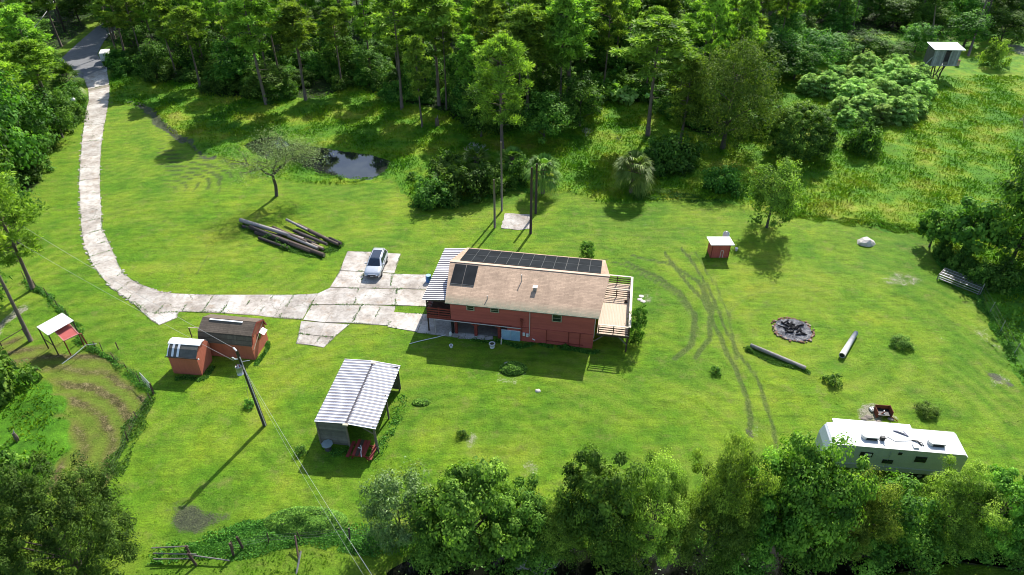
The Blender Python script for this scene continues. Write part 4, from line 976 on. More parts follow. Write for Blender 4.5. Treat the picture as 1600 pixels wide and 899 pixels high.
def ribbed(name, base, dark, pitch, width):        # light and shade of the ribs painted as dark stripes, plus rust patches
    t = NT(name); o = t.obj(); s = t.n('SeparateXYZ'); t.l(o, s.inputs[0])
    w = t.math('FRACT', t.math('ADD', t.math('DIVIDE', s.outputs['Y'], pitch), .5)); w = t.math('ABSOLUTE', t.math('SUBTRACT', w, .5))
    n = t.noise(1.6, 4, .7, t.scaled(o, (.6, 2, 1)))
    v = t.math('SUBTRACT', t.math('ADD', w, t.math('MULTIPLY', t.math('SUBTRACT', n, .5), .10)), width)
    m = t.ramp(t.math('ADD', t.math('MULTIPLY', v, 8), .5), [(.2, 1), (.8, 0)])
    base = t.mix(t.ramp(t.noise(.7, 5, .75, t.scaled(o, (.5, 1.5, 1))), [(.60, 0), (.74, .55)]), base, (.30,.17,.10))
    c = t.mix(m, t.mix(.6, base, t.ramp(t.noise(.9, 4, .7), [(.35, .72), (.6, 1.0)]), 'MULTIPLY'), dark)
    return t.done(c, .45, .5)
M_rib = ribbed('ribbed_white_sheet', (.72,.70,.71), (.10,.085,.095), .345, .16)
def panelmat():
    t = NT('solar_cells'); o = t.obj(); f = t.noise(.8, 2)
    return t.done(t.ramp(f, [(.3, (.008,.010,.012)), (.7, (.016,.019,.022))]), .6, .05)
M_pv = panelmat(); M_pvframe = plain('panel_frame', (.15,.155,.155), .4, .1, 2, 0, metal=.4)

def part(name, mb, mat, parent, **k): return mb.build(name, mat, parent, **k)
def label(o, s): o['label'] = s; return o

# ------------------------------------------------------------------ the house
hs = tag(empty('house', (7.81, 51.85, 0), -.165), 'long red raised house with a tan shingled roof and solar panels', 'house')
L, D, HE, HR = 14.0, 9.1, 4.10, 5.60
wall = MB()
wall.box((-L/2, D/2, 1.8+(HE-1.8)/2), (L, D, HE-1.8))
for s_ in (0, 1):
    x0 = -L+.0 if s_ else 0.0; x1 = x0+(.12 if s_ else -.12)
    wall.extrude([(0, HE), (D, HE), (D/2, HR-.12)], min(x0, x1), max(x0, x1))
wall.box((-4.2/1-.0, D/2, .9), (8.36, D-.04, 1.86))
part('wall', wall, M_red, hs)
# lap siding board by board on the front and the right gable
bd = 0
def board(x0, x1, z, h=.16):
    m = MB(); m.add([(x0,-.012,z),(x1,-.012,z),(x1,-.045,z),(x0,-.045,z),(x0,-.012,z+h),(x1,-.012,z+h),(x1,-.018,z+h),(x0,-.018,z+h)], [(0,3,2,1),(4,5,6,7),(0,1,5,4),(3,7,6,2),(1,2,6,5),(0,4,7,3)])
    part('siding_board', m, M_red, hs)
z = 1.84
WIN = [(-12.3, 3.28, .66, .5, 'small dark window'), (-9.95, 3.33, .74, .42, 'small dark window'), (-4.0, 2.98, .82, .78, 'square window with pale frame')]
while z < HE-.16:
    board(-L, 0, z); z += .17
z = .10
while z < 1.75:
    board(-6.05, -2.9, z) if z > 1.0 else None; z += .17
# lower level panels right of the blue doors
for x0, x1 in ((-6.9,-4.55),(-4.5,-2.4),(-2.35,-1.3),(-1.25,-.02)):
    part('wall_panel', MB().box(((x0+x1)/2, -.03, .9), (x1-x0, .05, 1.72)), M_red, hs)
for x in (-4.52, -2.37, -1.28): part('batten', MB().box((x, -.075, .9), (.07, .04, 1.72)), M_redtrim, hs)
for x0, x1, z_ in ((-4.5,-2.4,.46),(-2.3,-.9,.36)): part('batten', MB().box(((x0+x1)/2, -.09, z_), (x1-x0, .07, .06)), M_redtrim, hs)
for x, z_, w, h, lb in WIN:
    wobj = part('window', MB().box((x+w/2, -.07, z_+h/2), (w+.12, .07, h+.12)), M_frame, hs); label(wobj, lb)
    part('pane', MB().box((x+w/2, -.112, z_+h/2), (w-.06, .02, h-.06)), M_glass, wobj)
    part('sash_bar', MB().box((x+w/2, -.128, z_+h*.5), (w-.06, .012, .04)), M_frame, wobj)
# roof: two slopes whose ridge runs past the gables
OH, PR = .38, .62
def slope(front):
    y0, y1 = (-OH, D/2) if front else (D+OH, D/2); ze = HE+.02
    b = [(-L-OH, y0, ze), (OH, y0, ze), (OH+PR, y1, HR), (-L-OH-PR, y1, HR)]
    m = MB(); m.add([(*p[:2], p[2]) for p in b]+[(*p[:2], p[2]-.09) for p in b], [(0,1,2,3),(7,6,5,4),(0,4,5,1),(1,5,6,2),(3,7,4,0)] if front else [(3,2,1,0),(4,5,6,7),(1,5,4,0),(2,6,5,1),(0,4,7,3)])
    return m
rf = part('roof', slope(True), M_roof, hs); label(rf, 'tan front slope with algae stained eave'); part('roof_slope', slope(False), M_roof, rf)
part('ridge_cap', MB().bar((-L-OH-PR, D/2, HR+.005), (OH+PR, D/2, HR+.005), .30, .03), plain('pale_ridge_shingle', (.62,.44,.32), .9, .15, 2), rf)
part('gutter', MB().bar((-L-OH, -OH-.04, HE-.03), (OH, -OH-.04, HE-.03), .07, .08), plain('algae_stained_fascia', (.20,.21,.155), .85, .3, 2), rf)
sl = (HR-HE)/(D/2+OH)
def onroof(x, y, up=.0):
    return Vector((x, y, HE+.02+sl*((y+OH) if y < D/2 else (D+OH-y))+up))
for x, y, w in ((-7.45, 2.9, .05), (-10.4, .45, .05)):
    part('vent_pipe', MB().tube([onroof(x, y, -.1), onroof(x, y, .75 if y > 1 else .4)], w, 8), M_steel, rf)
part('plumbing_vent', MB().box(onroof(-6.0, 2.05, .17), (.34, .34, .34)).box(onroof(-6.0, 2.05, .37), (.44, .44, .06)), M_steel, rf)
# solar panels
def pv(x0, x1, ya, yb):
    a, b = onroof(x0, ya, .10), onroof(x0, yb, .10); c, d = onroof(x1, yb, .10), onroof(x1, ya, .10)
    o = MB(); dn = Vector((0, 0, .05)); o.add([a, d, c, b, a-dn, d-dn, c-dn, b-dn], [(0,1,2,3),(7,6,5,4),(0,4,5,1),(1,5,6,2),(2,6,7,3),(3,7,4,0)])
    p = part('solar_panel', o, M_pvframe, hs)
    q = [a.lerp(c, .5)+(v-a.lerp(c, .5))*.972+Vector((0, 0, .006)) for v in (a, d, c, b)]
    part('solar_cells', MB().add(q, [(0, 1, 2, 3)]), M_pv, p)
pw = 1.178
for r_, (ya, yb) in enumerate(((4.80, 6.88), (6.90, 8.98))):
    for k in range(12):
        x0 = -14.02+k*pw; pv(x0, x0+pw-.014, ya, yb)
part('panel_rail', MB().bar(onroof(-14.0, 5.5, .04), onroof(-.1, 5.5, .04), .05, .05).bar(onroof(-14.0, 8.7, .04), onroof(-.1, 8.7, .04), .05, .05), M_pvframe, hs)
for k in range(2): pv(-14.35+k*1.2, -14.35+k*1.2+1.17, 1.75, 4.15)
# raised bays at the left: posts, beam, braces
for x in (-11.55, -9.2): part('post', MB().box((x, .12, .9), (.28, .28, 1.8)), M_redtrim, hs)
part('post', MB().box((-13.9, .1, .9), (.22, .22, 1.8)), M_black, hs); part('post', MB().box((-13.55, .15, .9), (.26, .26, 1.8)), M_redtrim, hs)
for x in (-13.5, -11.55, -9.2):
    for y in (3, 6): part('post', MB().box((x, y, .9), (.2, .2, 1.8)), M_darkwood, hs)
for a, b in (((-11.5,.1,1.15),(-10.9,.1,1.76)),((-9.25,.1,1.15),(-9.85,.1,1.76)),((-11.6,.1,1.15),(-12.3,.1,1.76))): part('brace', MB().bar(a, b, .1, .1), M_redtrim, hs)
part('beam', MB().box((-10.9, -.0, 1.72), (5.9, .1, .2)), M_redtrim, hs)
part('water_pipe', MB().tube([(-15.6, -.18, 0), (-15.6, -.18, 1.76), (-14, -.18, 1.74), (-6.9, -.1, 1.62)], .045, 6), M_pvc, hs)
d_ = part('door', MB().box((-8.02, -.05, .62), (1.86, .08, 1.24)), M_white, hs); label(d_, 'low pale blue double door of the lower level')
for x in (-8.48, -7.56): part('door_leaf', MB().box((x, -.105, .62), (.88, .04, 1.18)), M_blue, d_)
part('downpipe', MB().tube([(-6.17, -.12, 3.75), (-6.17, -.12, .8)], .035, 6), M_pvc, hs)
for x, z_ in ((-6.72, 1.0), (-6.38, .92)):
    mt = part('meter_box', MB().box((x, -.14, z_), (.24, .14, .34)), M_white, hs)
part('power_mast', MB().tube([(-6.98, -.12, 1.25), (-6.98, -.12, 2.6)], .05, 6).box((-6.98, -.12, 2.75), (.26, .14, .2)).box((-6.98, -.12, 2.3), (.14, .1, .5)), M_redtrim, hs)
part('wall_tap', MB().tube([(-5.9, -.1, .5), (-5.6, -.2, .45)], .05, 6), M_white, hs)
part('side_panel', MB().box((.035, .5, 2.45), (.05, .75, 2.5)), M_white, hs)
# covered porch at the left end
pf = part('porch_floor', MB().box((-15.22, 4.3, 1.88), (2.4, 8.6, .14)), M_darkwood, hs)
part('porch_fascia', MB().box((-15.22, -.05, 1.86), (2.42, .06, .26)), M_redtrim, hs)
for x, y in ((-16.35, .05), (-16.35, 4.3), (-16.35, 8.5), (-15.2, .05)):
    part('porch_post', MB().box((x, y, 1.8 if x < -16 else 2.5), (.12, .12, 3.6 if x < -16 else 1.1)), M_redtrim if x > -16 else M_darkwood, hs)
for y_ in (0,):
    for k in range(4):
        part('porch_rail', MB().box((-15.2, -.06, 2.12+k*.29), (2.3, .05, .14)), M_redtrim, hs)
for k in range(4): part('porch_rail', MB().box((-16.42, 4.3, 2.12+k*.29), (.05, 8.5, .14)), M_redtrim, hs)
def ribsheet(x0, x1, y0, y1, z0, z1, pitch=.345, amp=.05):
    """ribbed sheet; ribs run along x, heights fall from z0 (x0) to z1 (x1)"""
    m = MB(); ys_ = []; y = y0
    while y < y1-1e-3:
        for f, h in ((0, 0), (.28, 0), (.4, 1), (.88, 1)): ys_.append((y+f*pitch, h*amp))
        y += pitch
    ys_.append((y1, 0)); n = len(ys_)
    vs = [(x0, a, z0+h) for a, h in ys_]+[(x1, a, z1+h) for a, h in ys_]; vs += [(v[0], v[1], v[2]-.035) for v in vs]
    fs = [(i, n+i, n+i+1, i+1) for i in range(n-1)]+[(2*n+i+1, 3*n+i+1, 3*n+i, 2*n+i) for i in range(n-1)]
    fs += [(0, 2*n, 3*n, n), (n-1, 2*n-1, 4*n-1, 3*n-1)] + [(i, i+1, 2*n+i+1, 2*n+i) for i in range(n-1)] + [(n+i+1, n+i, 3*n+i, 3*n+i+1) for i in range(n-1)]
    return m.add(vs, fs)
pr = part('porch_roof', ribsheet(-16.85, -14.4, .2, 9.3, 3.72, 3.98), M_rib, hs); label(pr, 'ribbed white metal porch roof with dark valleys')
part('porch_beam', MB().box((-16.4, 4.5, 3.62), (.1, 8.8, .16)).box((-15.4, .3, 3.68), (2.2, .1, .14)), M_darkwood, hs)
# the deck at the right end
part('deck_boards', (lambda m: [m.box((.39+k*.15, 4.2, 2.0), (.142, 8.5, .05)) for k in range(20)] and m)(MB()), M_deck, hs)['kind'] = 'stuff'
for y in (.0, 8.42): part('rim_joist', MB().box((1.8, y, 1.86), (3.1, .06, .26)), M_darkwood, hs)
part('rim_joist', MB().box((3.33, 4.2, 1.86), (.06, 8.5, .26)), M_darkwood, hs)
for x, y in ((3.2, .06), (3.2, 4.2), (3.2, 8.35), (.5, 8.35)): part('deck_post', MB().box((x, y, .92), (.14, .14, 1.86)), M_darkwood, hs)
for a, b in (((3.2, .0, .9), (2.4, .0, 1.78)), ((.05, .0, .95), (.95, .0, 1.78))): part('brace', MB().bar(a, b, .08, .08), M_wood, hs)
def railing(p0, p1, cap=M_rail, posts=3, wide=.16, nr=3, z0=2.03):
    p0, p1 = Vector(p0), Vector(p1); d = p1-p0
    for k in range(posts):
        q = p0+d*(k/(posts-1)); part('rail_post', MB().box((q.x, q.y, z0+.48), (.09, .09, .96)), M_darkwood, hs)
    for k in range(nr):
        part('rail', MB().bar((p0.x, p0.y, z0+.16+k*.26), (p1.x, p1.y, z0+.16+k*.26), .035, .10), M_darkwood, hs)
    part('rail_cap', MB().bar((p0.x, p0.y, z0+1.0), (p1.x, p1.y, z0+1.0), wide, .05), cap, hs)
railing((.42, .04, 0), (3.22, .04, 0), wide=.14)
railing((3.3, .04, 0), (3.3, 8.42, 0), posts=6, wide=.24, nr=4)
railing((.42, 8.4, 0), (3.22, 8.4, 0), wide=.18)
railing((.5, 6.05, 0), (3.2, 6.05, 0), wide=.12)
part('deck_bracket', MB().box((2.85, 5.3, 2.15), (.3, .2, .25)), M_darkwood, hs)
# ground under the house and the porch
sheet('crawl_space_ground', [tuple(Vector((7.81, 51.85))+Vector((x*cos(-.165)-y*sin(-.165), x*sin(-.165)+y*cos(-.165)))) for x, y in ((-14.1, .2), (-8.4, .2), (-8.4, 9), (-14.1, 9))], .075, plain('dusty_ground', (.22,.20,.17), .95, .3, 2), 'dusty ground under the raised house')
def hloc(x, y, z=0):
    c, s_ = cos(-.165), sin(-.165); return Vector((7.81+x*c-y*s_, 51.85+x*s_+y*c, z))

# things round the house
def ring_pot(px, py, r, h, lab, nm='planter', cat='planter'):
    o = tag(empty(nm, G(px, py)), lab, cat); m = MB(); m.smooth = True
    m.tube([(0,0,0),(0,0,h*.9)], [r*.82, r], 14); part('pot', m, M_white, o)
    rim = MB(); n = 16
    for i in range(n):
        a, b = 2*pi*i/n, 2*pi*(i+1)/n; rim.bar((r*cos(a), r*sin(a), h*.93), (r*cos(b), r*sin(b), h*.93), .09, .09)
    part('rim', rim, M_white, o); part('soil', MB().tube([(0,0,h*.88),(0,0,h*.905)], r*.85, 14), M_soil, o)
ring_pot(769, 543, .27, .5, 'larger white rimmed planter before the blue doors')
ring_pot(705, 543, .15, .28, 'small white pot in the house shade')
lg = tag(empty('white_post_stub', G(783, 538)), 'short white pipe stub beside the larger planter', 'pipe'); part('pipe', MB().tube([(0,0,0),(.05,0,.75)], .06, 8), M_pvc, lg); part('pipe_cap', MB().tube([(.05,0,.75),(.05,0,.8)], .075, 8), M_pvc, lg)
lg = tag(empty('white_jug', G(704, 524)), 'white container by the dark porch post', 'jug'); part('body', MB().tube([(0,0,0),(0,0,.3),(0,0,.42)], [.14,.14,.06], 10), M_white, lg); part('cap', MB().tube([(0,0,.42),(0,0,.48)], .05, 8), M_white, lg)
hose = MB(); P = [G(x, y)+Vector((0, 0, .05)) for x, y in ((640,538),(655,534),(668,531),(682,528),(696,524))]; hose.tube(P, .035, 6)
tag(hose.build('garden_hose', M_white), 'white pipe lying across the lawn to the porch', 'hose')
def rock(nm, px, py, rx, ry, rz, lab, mat, seed=1, cat='rock'):
    g_ = np.random.default_rng(seed); m = bpy.data.meshes.new(nm); import bmesh
    b = bmesh.new(); bmesh.ops.create_icosphere(b, subdivisions=2, radius=1)
    for v in b.verts:
        k = 1+.28*(g_.random()-.5); v.co = Vector((v.co.x*rx*k, v.co.y*ry*k, max(-.1, v.co.z*rz*k)))
    b.to_mesh(m); b.free(); m.materials.append(mat); return tag(link(nm, m, loc=G(px, py)), lab, cat)
M_rock = plain('pale_rock', (.55,.50,.44), .9, .3, 3, .5)
rock('rock', 793, 571, .45, .3, .32, 'pale rock at the edge of the weedy mound in the house shade', M_rock, 1)
rock('rock', 1352, 380, 1.05, .8, .75, 'large pale boulder standing alone on the right lawn', M_rock, 9)
for i, (x, y) in enumerate(((1002,463),(1000,468),(1005,471))): rock('paving_stone', x, y, .3, .25, .06, ['back one of three pale stones right of the deck', 'middle one of three pale stones right of the deck', 'front one of three pale stones right of the deck'][i], M_rock, 20+i, 'stone')
rock('rock', 840, 611, .28, .2, .14, 'flat grey stone below the house shade', M_rock, 5)
# blue barrel by the porch
bb = tag(empty('blue_barrel', G(670, 440)), 'blue plastic barrel behind the porch roof', 'barrel'); m = MB(); m.smooth = True; m.tube([(0,0,0),(0,0,.4),(0,0,.8)], [.3,.33,.3], 14); part('body', m, plain('blue_plastic', (.06,.20,.50), .45, .1, 3), bb); part('lid', MB().tube([(0,0,.8),(0,0,.83)], .28, 14), M_blue, bb)

# ------------------------------------------------------------------ sheds
def shed_big():
    o = tag(empty('garden_shed', (-24.46, 50.21, 0), -.141), 'larger red shed with a brown gambrel shingle roof', 'shed')
    pr_ = [(0,0),(3,0),(3,1.9),(2.72,2.7),(1.5,3.3),(.28,2.7),(0,1.9)]
    part('wall', MB().extrude(pr_, -5.0, 0), M_shed, o)
    for i, (a, b, nm) in enumerate((((-.14,1.80),(.24,2.72),'roof'),((.22,2.74),(1.5,3.38),'roof'),((1.5,3.38),(2.78,2.74),'roof'),((2.76,2.72),(3.14,1.80),'roof'))):
        m = MB(); d = Vector((b[0]-a[0], b[1]-a[1])).normalized(); nrm = (-d.y*.06, d.x*.06)
        m.extrude([a, b, (b[0]+nrm[0], b[1]+nrm[1]), (a[0]+nrm[0], a[1]+nrm[1])], -5.18, .16); part(nm, m, M_shedroof, o)
    part('roof_strip', MB().box((-2.75, 1.36, 3.40), (3.3, .16, .05)), M_metalroof, o)
    for a, b in (((.18,0,1.85),(.18,.28,2.70)),((.18,.28,2.70),(.18,1.5,3.33)),((.18,1.5,3.33),(.18,2.72,2.70)),((.18,2.72,2.7),(.18,3.0,1.85))): part('trim', MB().bar(a, b, .05, .12), M_redtrim, o)
    w = part('window', MB().box((.04, 1.75, 1.75), (.06, .85, .75)), M_redtrim, o); part('pane', MB().box((.08, 1.6, 1.75), (.02, .42, .62)), M_glass, w)
    sh = part('awning', MB().bar((.1, 2.0, 2.08), (.55, 2.0, 1.8), .8, .03), M_metalroof, o)
    part('gable_vent', MB().box((.04, .55, 2.45), (.05, .26, .26)), M_black, o)
    part('gable_pole', MB().bar((.1, .05, 1.2), (.1, 2.7, 2.6), .05, .05), M_frame, o)
    return o
shed_big()
def shed_small():
    o = tag(empty('garden_shed', (-28.74, 48.05, 0), -.11), 'smaller red shed with white capped curved roof', 'shed')
    ar = [(0,0),(2.1,0),(2.45,1.75),(2.3,2.2),(1.95,2.62),(1.5,2.85),(1.0,2.85),(.55,2.62),(.18,2.25),(0,2.1)]
    part('wall', MB().extrude(ar, -2.75, 0), M_shed, o)
    part('roof_cap', MB().extrude([(.85,2.93),(1.3,3.02),(1.75,2.9),(1.75,2.85),(1.3,2.95),(.85,2.86)], -2.95, .12), M_metalroof, o)
    part('roof_sheet', MB().extrude([(-.02,2.14),(.5,2.66),(.87,2.9),(.87,2.86),(.5,2.6),(.0,2.08)], -2.82, -.02), M_greywood, o)
    part('roof_sheet', MB().extrude([(1.7,2.86),(2.2,2.5),(2.5,1.9),(2.46,1.88),(2.16,2.44),(1.7,2.8)], -2.82, -.02), M_greywood, o)
    for x in (-2.76, -2.28, -1.78): 
        w_ = .1 if x < -2.5 else .22
        m = MB(); m.add([(x-w_/2, -.05, 2.17), (x+w_/2, -.05, 2.17), (x+w_/2, .48, 2.71), (x-w_/2, .48, 2.71), (x+w_/2, .85, 2.95), (x-w_/2, .85, 2.95)], [(0,1,2,3),(3,2,4,5)]); part('roof_strip', m, M_metalroof, o)
    part('eave_bar', MB().bar((-2.95, -.1, 2.12), (.22, -.1, 2.12), .07, .07), M_black, o); part('bar_end', MB().box((.27, -.1, 2.12), (.1, .1, .1)), M_white, o)
shed_small()
cl = tag(empty('clothes_post', G(300, 527)), 'short post with a pale arm between the two red sheds', 'post'); part('post', MB().box((0,0,.6), (.08,.08,1.2)), M_darkwood, cl); part('arm', MB().bar((-.05,0,1.18), (1.3,.1,1.18), .06, .06), M_rail, cl)

# pump house
def pump():
    o = tag(empty('pump_house', (24.96, 67.78, 0), 0), 'little red pump house with white lean-to roof', 'shed')
    part('wall', MB().extrude([(0,0),(1.5,0),(1.5,1.72),(0,1.86)], -2.1, 0), M_red, o)
    part('roof', MB().extrude([(-.38,1.93),(1.75,1.72),(1.75,1.77),(-.38,1.98)], -2.38, .3), M_metalroof, o)
    for x in (-1.0, -.72): part('pipe', MB().tube([(x-.0, -.06, 0), (x, -.06, 1.0)], .035, 6), M_pvc, o)
    part('pipe', MB().tube([(-1.0, -.06, 1.0), (-.72, -.06, 1.0)], .035, 6), M_pvc, o)
    for k in range(9): part('wall_board', MB().box((-1.95+k*.228, -.02, .88), (.21, .03, 1.7)), M_red, o)
    for x in (-2.05, -.05): part('corner_trim', MB().box((x, -.05, .86), (.09, .05, 1.72)), M_redtrim, o)
pump()
tk = tag(empty('water_tank', G(1133, 388)+Vector((0, .6, 0))), 'white pressure tank and pump behind the pump house', 'tank')
m = MB(); m.smooth = True; m.tube([(0,0,0),(0,0,.2),(0,0,1.7),(0,0,1.95)], [.25,.38,.38,.15], 12); part('tank', m, M_white, tk); part('pump', MB().box((-.75,0,.4), (.5,.4,.8)), M_white, tk); part('pipe', MB().tube([(-.5,0,.9),(0,0,1.1)], .05, 6), M_black, tk)
bk = tag(empty('bucket', G(1150, 392)), 'white bucket right of the pump house', 'bucket'); part('body', MB().tube([(0,0,0),(0,0,.35)], [.13,.17], 10), M_white, bk); part('rim', MB().tube([(0,0,.35),(0,0,.38)], .185, 10), M_white, bk)

# ------------------------------------------------------------------ metal roofed shelter
sp = tag(empty('open_shelter', (-11.04, 39.15, 0), -.138), 'open fronted shelter under a striped white metal roof', 'shelter')
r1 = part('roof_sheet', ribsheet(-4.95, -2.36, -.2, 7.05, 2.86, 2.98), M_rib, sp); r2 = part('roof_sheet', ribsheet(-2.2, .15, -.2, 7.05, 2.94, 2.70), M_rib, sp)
part('roof_gap_beam', MB().box((-2.28, 3.4, 2.90), (.30, 7.3, .10)), plain('dark_tar_strip', (.075,.07,.08), .8, .2, 3), sp)
part('beam_end', MB().box((-2.3, -.28, 2.93), (.42, .2, .12)), M_rail, sp); part('beam_end', MB().box((-2.25, 7.15, 2.98), (.4, .35, .12)), M_rail, sp)
for k in range(11): part('wall_plank', MB().box((-3.7, -.0-.006*(k % 2), .26+k*.245), (2.5, .04, .235)), M_greywood, sp)
part('plank_wall', MB().box((-4.93, 3.5, 1.4), (.05, 7, 2.7)), M_greywood, sp)
for k in range(8): part('back_plank', MB().box((-2.4, 7.0, .3+k*.34), (4.9, .04, .32)), M_greywood, sp)
for x, y in ((-4.9,0),(-2.42,0),(-.1,0),(-.1,3.5),(-.1,7),(-4.9,7),(-2.4,7)): part('post', MB().box((x, y, 1.4), (.13, .13, 2.8)), M_wood, sp)
part('brace', MB().bar((-.1,0,1.8), (-1.3,0,2.72), .07, .07), M_wood, sp); part('brace', MB().bar((-.1,7,1.6), (-.1,6.2,2.6), .07, .07), M_wood, sp)
part('lean_board', MB().bar((.15,-.3,0), (-.05,-.02,2.6), .12, .05), M_wood, sp)
for k in range(3): part('rafter', MB().bar((-4.9, .6+k*2.9, 2.72), (0, .6+k*2.9, 2.66), .06, .12), M_wood, sp)
for x in (.02,): part('side_beam', MB().bar((x, 0, 2.6), (x, 7, 2.6), .08, .14), M_darkwood, sp)

# picnic table
pt = tag(empty('picnic_table', G(566, 711), -.15), 'red picnic table at the open side of the shelter', 'table')
for k in range(4): part('table_plank', MB().box((-.42+k*.28+.0, .1, .74), (.25, 1.7, .05)), M_redtable if k != 1 else M_darkwood, pt)
for x in (-.95, .95):
    part('bench_plank', MB().box((x, .1, .44), (.28, 1.7, .05)), M_redtable, pt)
for y in (-.5, .7):
    part('leg', MB().bar((-.75, y, 0), (-.25, y, .72), .06, .1), M_redtable, pt); part('leg', MB().bar((.75, y, 0), (.25, y, .72), .06, .1), M_redtable, pt); part('crossbar', MB().bar((-1.0, y, .40), (1.0, y, .40), .06, .08), M_redtable, pt)
ps = tag(empty('white_bracket', tuple(G(566, 712)+Vector((0, -.1, .77))), .2), 'white chain and bracket lying on the red picnic table', 'bracket'); part('chain', MB().tube([(0,.5,.02),(.05,.2,.02),(0,-.2,.02),(.02,-.75,.02)], .03, 6), M_white, ps); part('bracket', MB().bar((.03,.15,.03), (-.22,.3,.03), .06, .04), M_white, ps)
ct = tag(empty('round_table', G(513, 702)), 'grey octagonal table beside the shelter plank wall', 'table'); part('tabletop', MB().tube([(0,0,.62),(0,0,.67)], .48, 8), plain('grey_green_top', (.26,.31,.30), .5, .15, 3), ct); part('pedestal', MB().tube([(0,0,0),(0,0,.62)], .09, 8), M_greywood, ct); part('base', MB().tube([(0,0,0),(0,0,.05)], .3, 8), M_greywood, ct)

# ------------------------------------------------------------------ stand in the left paddock
st = tag(empty('animal_shelter', (-43.4, 51.9, 0), radians(35)), 'small stand with white tin roof and red canopy in the paddock', 'shelter')
def lw(p):                                              # world to stand coordinates
    q = Vector(p)-Vector((-43.4, 51.9, 0)); a = -radians(35); return Vector((q.x*cos(a)-q.y*sin(a), q.x*sin(a)+q.y*cos(a), q.z))
Q = [lw(G(x, y, h)) for x, y, h in ((57,511,2.7),(75,524,2.5),(115,501,2.5),(97,489,2.7))]
m = MB(); m.add([tuple(q) for q in Q]+[(q.x, q.y, q.z-.04) for q in Q], [(0,1,2,3),(7,6,5,4),(0,4,5,1),(1,5,6,2),(2,6,7,3),(3,7,4,0)]); part('roof', m, M_metalroof, st)
Q2 = [lw(G(x, y, h)) for x, y, h in ((84,517,2.1),(100,533,1.75),(123,522,1.75),(108,506,2.1))]
m = MB(); m.add([tuple(q) for q in Q2]+[(q.x, q.y, q.z-.05) for q in Q2], [(0,1,2,3),(7,6,5,4),(0,4,5,1),(1,5,6,2),(2,6,7,3),(3,7,4,0)]); part('canopy', m, plain('faded_red_canopy', (.42,.095,.085), .8, .15, 2), st)
for a, b in ((1, 2), (0, 1), (2, 3)): part('canopy_edge', MB().bar(Q2[a]+Vector((0,0,.02)), Q2[b]+Vector((0,0,.02)), .07, .07), plain('pink_trim', (.55,.25,.22), .8, .1, 3), st)
for q in Q2[1:3]: part('post', MB().tube([(q.x, q.y, 0), (q.x, q.y, q.z)], .06, 6), M_redtrim, st)
for q in Q: part('post', MB().tube([(q.x*.94, q.y*.94, 0), (q.x*.94, q.y*.94, q.z-.04)], .06, 6), M_darkwood, st)
q = Q2[2]; e = lw(G(138, 541)); part('brace', MB().tube([q, q.lerp(Vector((e.x, e.y, 1.6)), .55), (e.x, e.y, 0)], .07, 6), M_redtrim, st)
part('side_rail', MB().bar(Q[1]*.94+Vector((0,0,-1.2)), Q[0]*.94+Vector((0,0,-1.3)), .05, .1), M_darkwood, st)

# ------------------------------------------------------------------ bare poles round the pad
PL = [(773,356,281,.13,M_polegrey,'shortest bare pole, left front corner of the pad'),(784,330,222,.12,M_polegrey,'tallest grey pole, left back corner of the pad'),(829,365,262,.15,M_poletar,'dark pole at the right front corner of the pad'),(837,334,256,.14,M_poletar,'dark pole at the right back corner of the pad')]
for bx, by, ty, r, mt, lb in PL:
    p = G(bx, by); m = MB(); m.smooth = True; H = top_height(p, ty); m.tube([(0,0,-.3),(.02,0,H*.5),(0,0,H)], [r*1.15, r, r*.85], 9); tag(m.build('bare_pole', mt, None, p), lb, 'pole', 'bare wooden poles round the pad')

# ------------------------------------------------------------------ utility pole, transformer and cables
up = tag(empty('utility_pole', G(414, 664)), 'leaning dark utility pole carrying a grey transformer', 'utility pole')
tp = Vector((-.45, -.1, 8.5))
m = MB(); m.smooth = True; m.tube([(0,0,-.4), tp*.5, tp], [.17,.15,.12], 10); part('pole', m, M_poletar, up)
part('conduit', MB().tube([(.1,-.12,0), tuple(tp*.5+Vector((.12,-.12,0))), tuple(tp*.93+Vector((.12,-.1,0)))], .035, 6), M_wire, up)
q = tp*.80; m = MB(); m.smooth = True; m.tube([tuple(q+Vector((-.18,-.32,-.5))), tuple(q+Vector((-.18,-.32,.3)))], .26, 14); tr = part('transformer', m, M_steel, up)
for k in (-.1, .1): part('bushing', MB().tube([tuple(q+Vector((-.18+k,-.32,.3))), tuple(q+Vector((-.18+k,-.32,.52)))], [.05,.03], 8), M_redtrim, tr)
part('bracket', MB().bar(tuple(q+Vector((0,0,.0))), tuple(q+Vector((-.1,-.25,0))), .1, .08), M_steel, up)
part('cutout', MB().tube([tuple(tp*.9+Vector((-.3,-.1,0))), tuple(tp*.9+Vector((-.45,-.2,.3)))], .06, 8).tube([tuple(tp*.9), tuple(tp*.9+Vector((-.3,-.1,0)))], .04, 6), M_white, up)
part('insulator', MB().tube([tuple(tp+Vector((0,0,-.05))), tuple(tp+Vector((-.3,.25,.05)))], [.06,.08], 8), M_white, up)
part('arm', MB().bar(tuple(tp*.86), tuple(tp*.86+Vector((.7,.1,.05))), .04, .04), M_steel, up)
b0 = Vector(up.location)
part('guy_wire', MB().tube([tuple(tp*.78), tuple(G(389, 628)-b0)], .012, 4), M_wire, up)
def cable(a, b, sag, r, lab, mat=M_wire):
    m = MB(); n = 22; P = [Vector(a).lerp(Vector(b), i/n)-Vector((0, 0, sag*4*(i/n)*(1-i/n))) for i in range(n+1)]; m.tube(P, r, 5)
    return tag(m.build('power_cable', mat), lab, 'cable')
top = b0+tp
cable(top*1+Vector((.05,0,-1.4)), G(655, 1010, 7.5), .9, .009, 'twisted power cable from the pole to the lower edge of the picture')
cable(top+Vector((.05,0,-1.6)), G(640, 1010, 7.3), 1.4, .005, 'thinner slack cable below the twisted power cable')
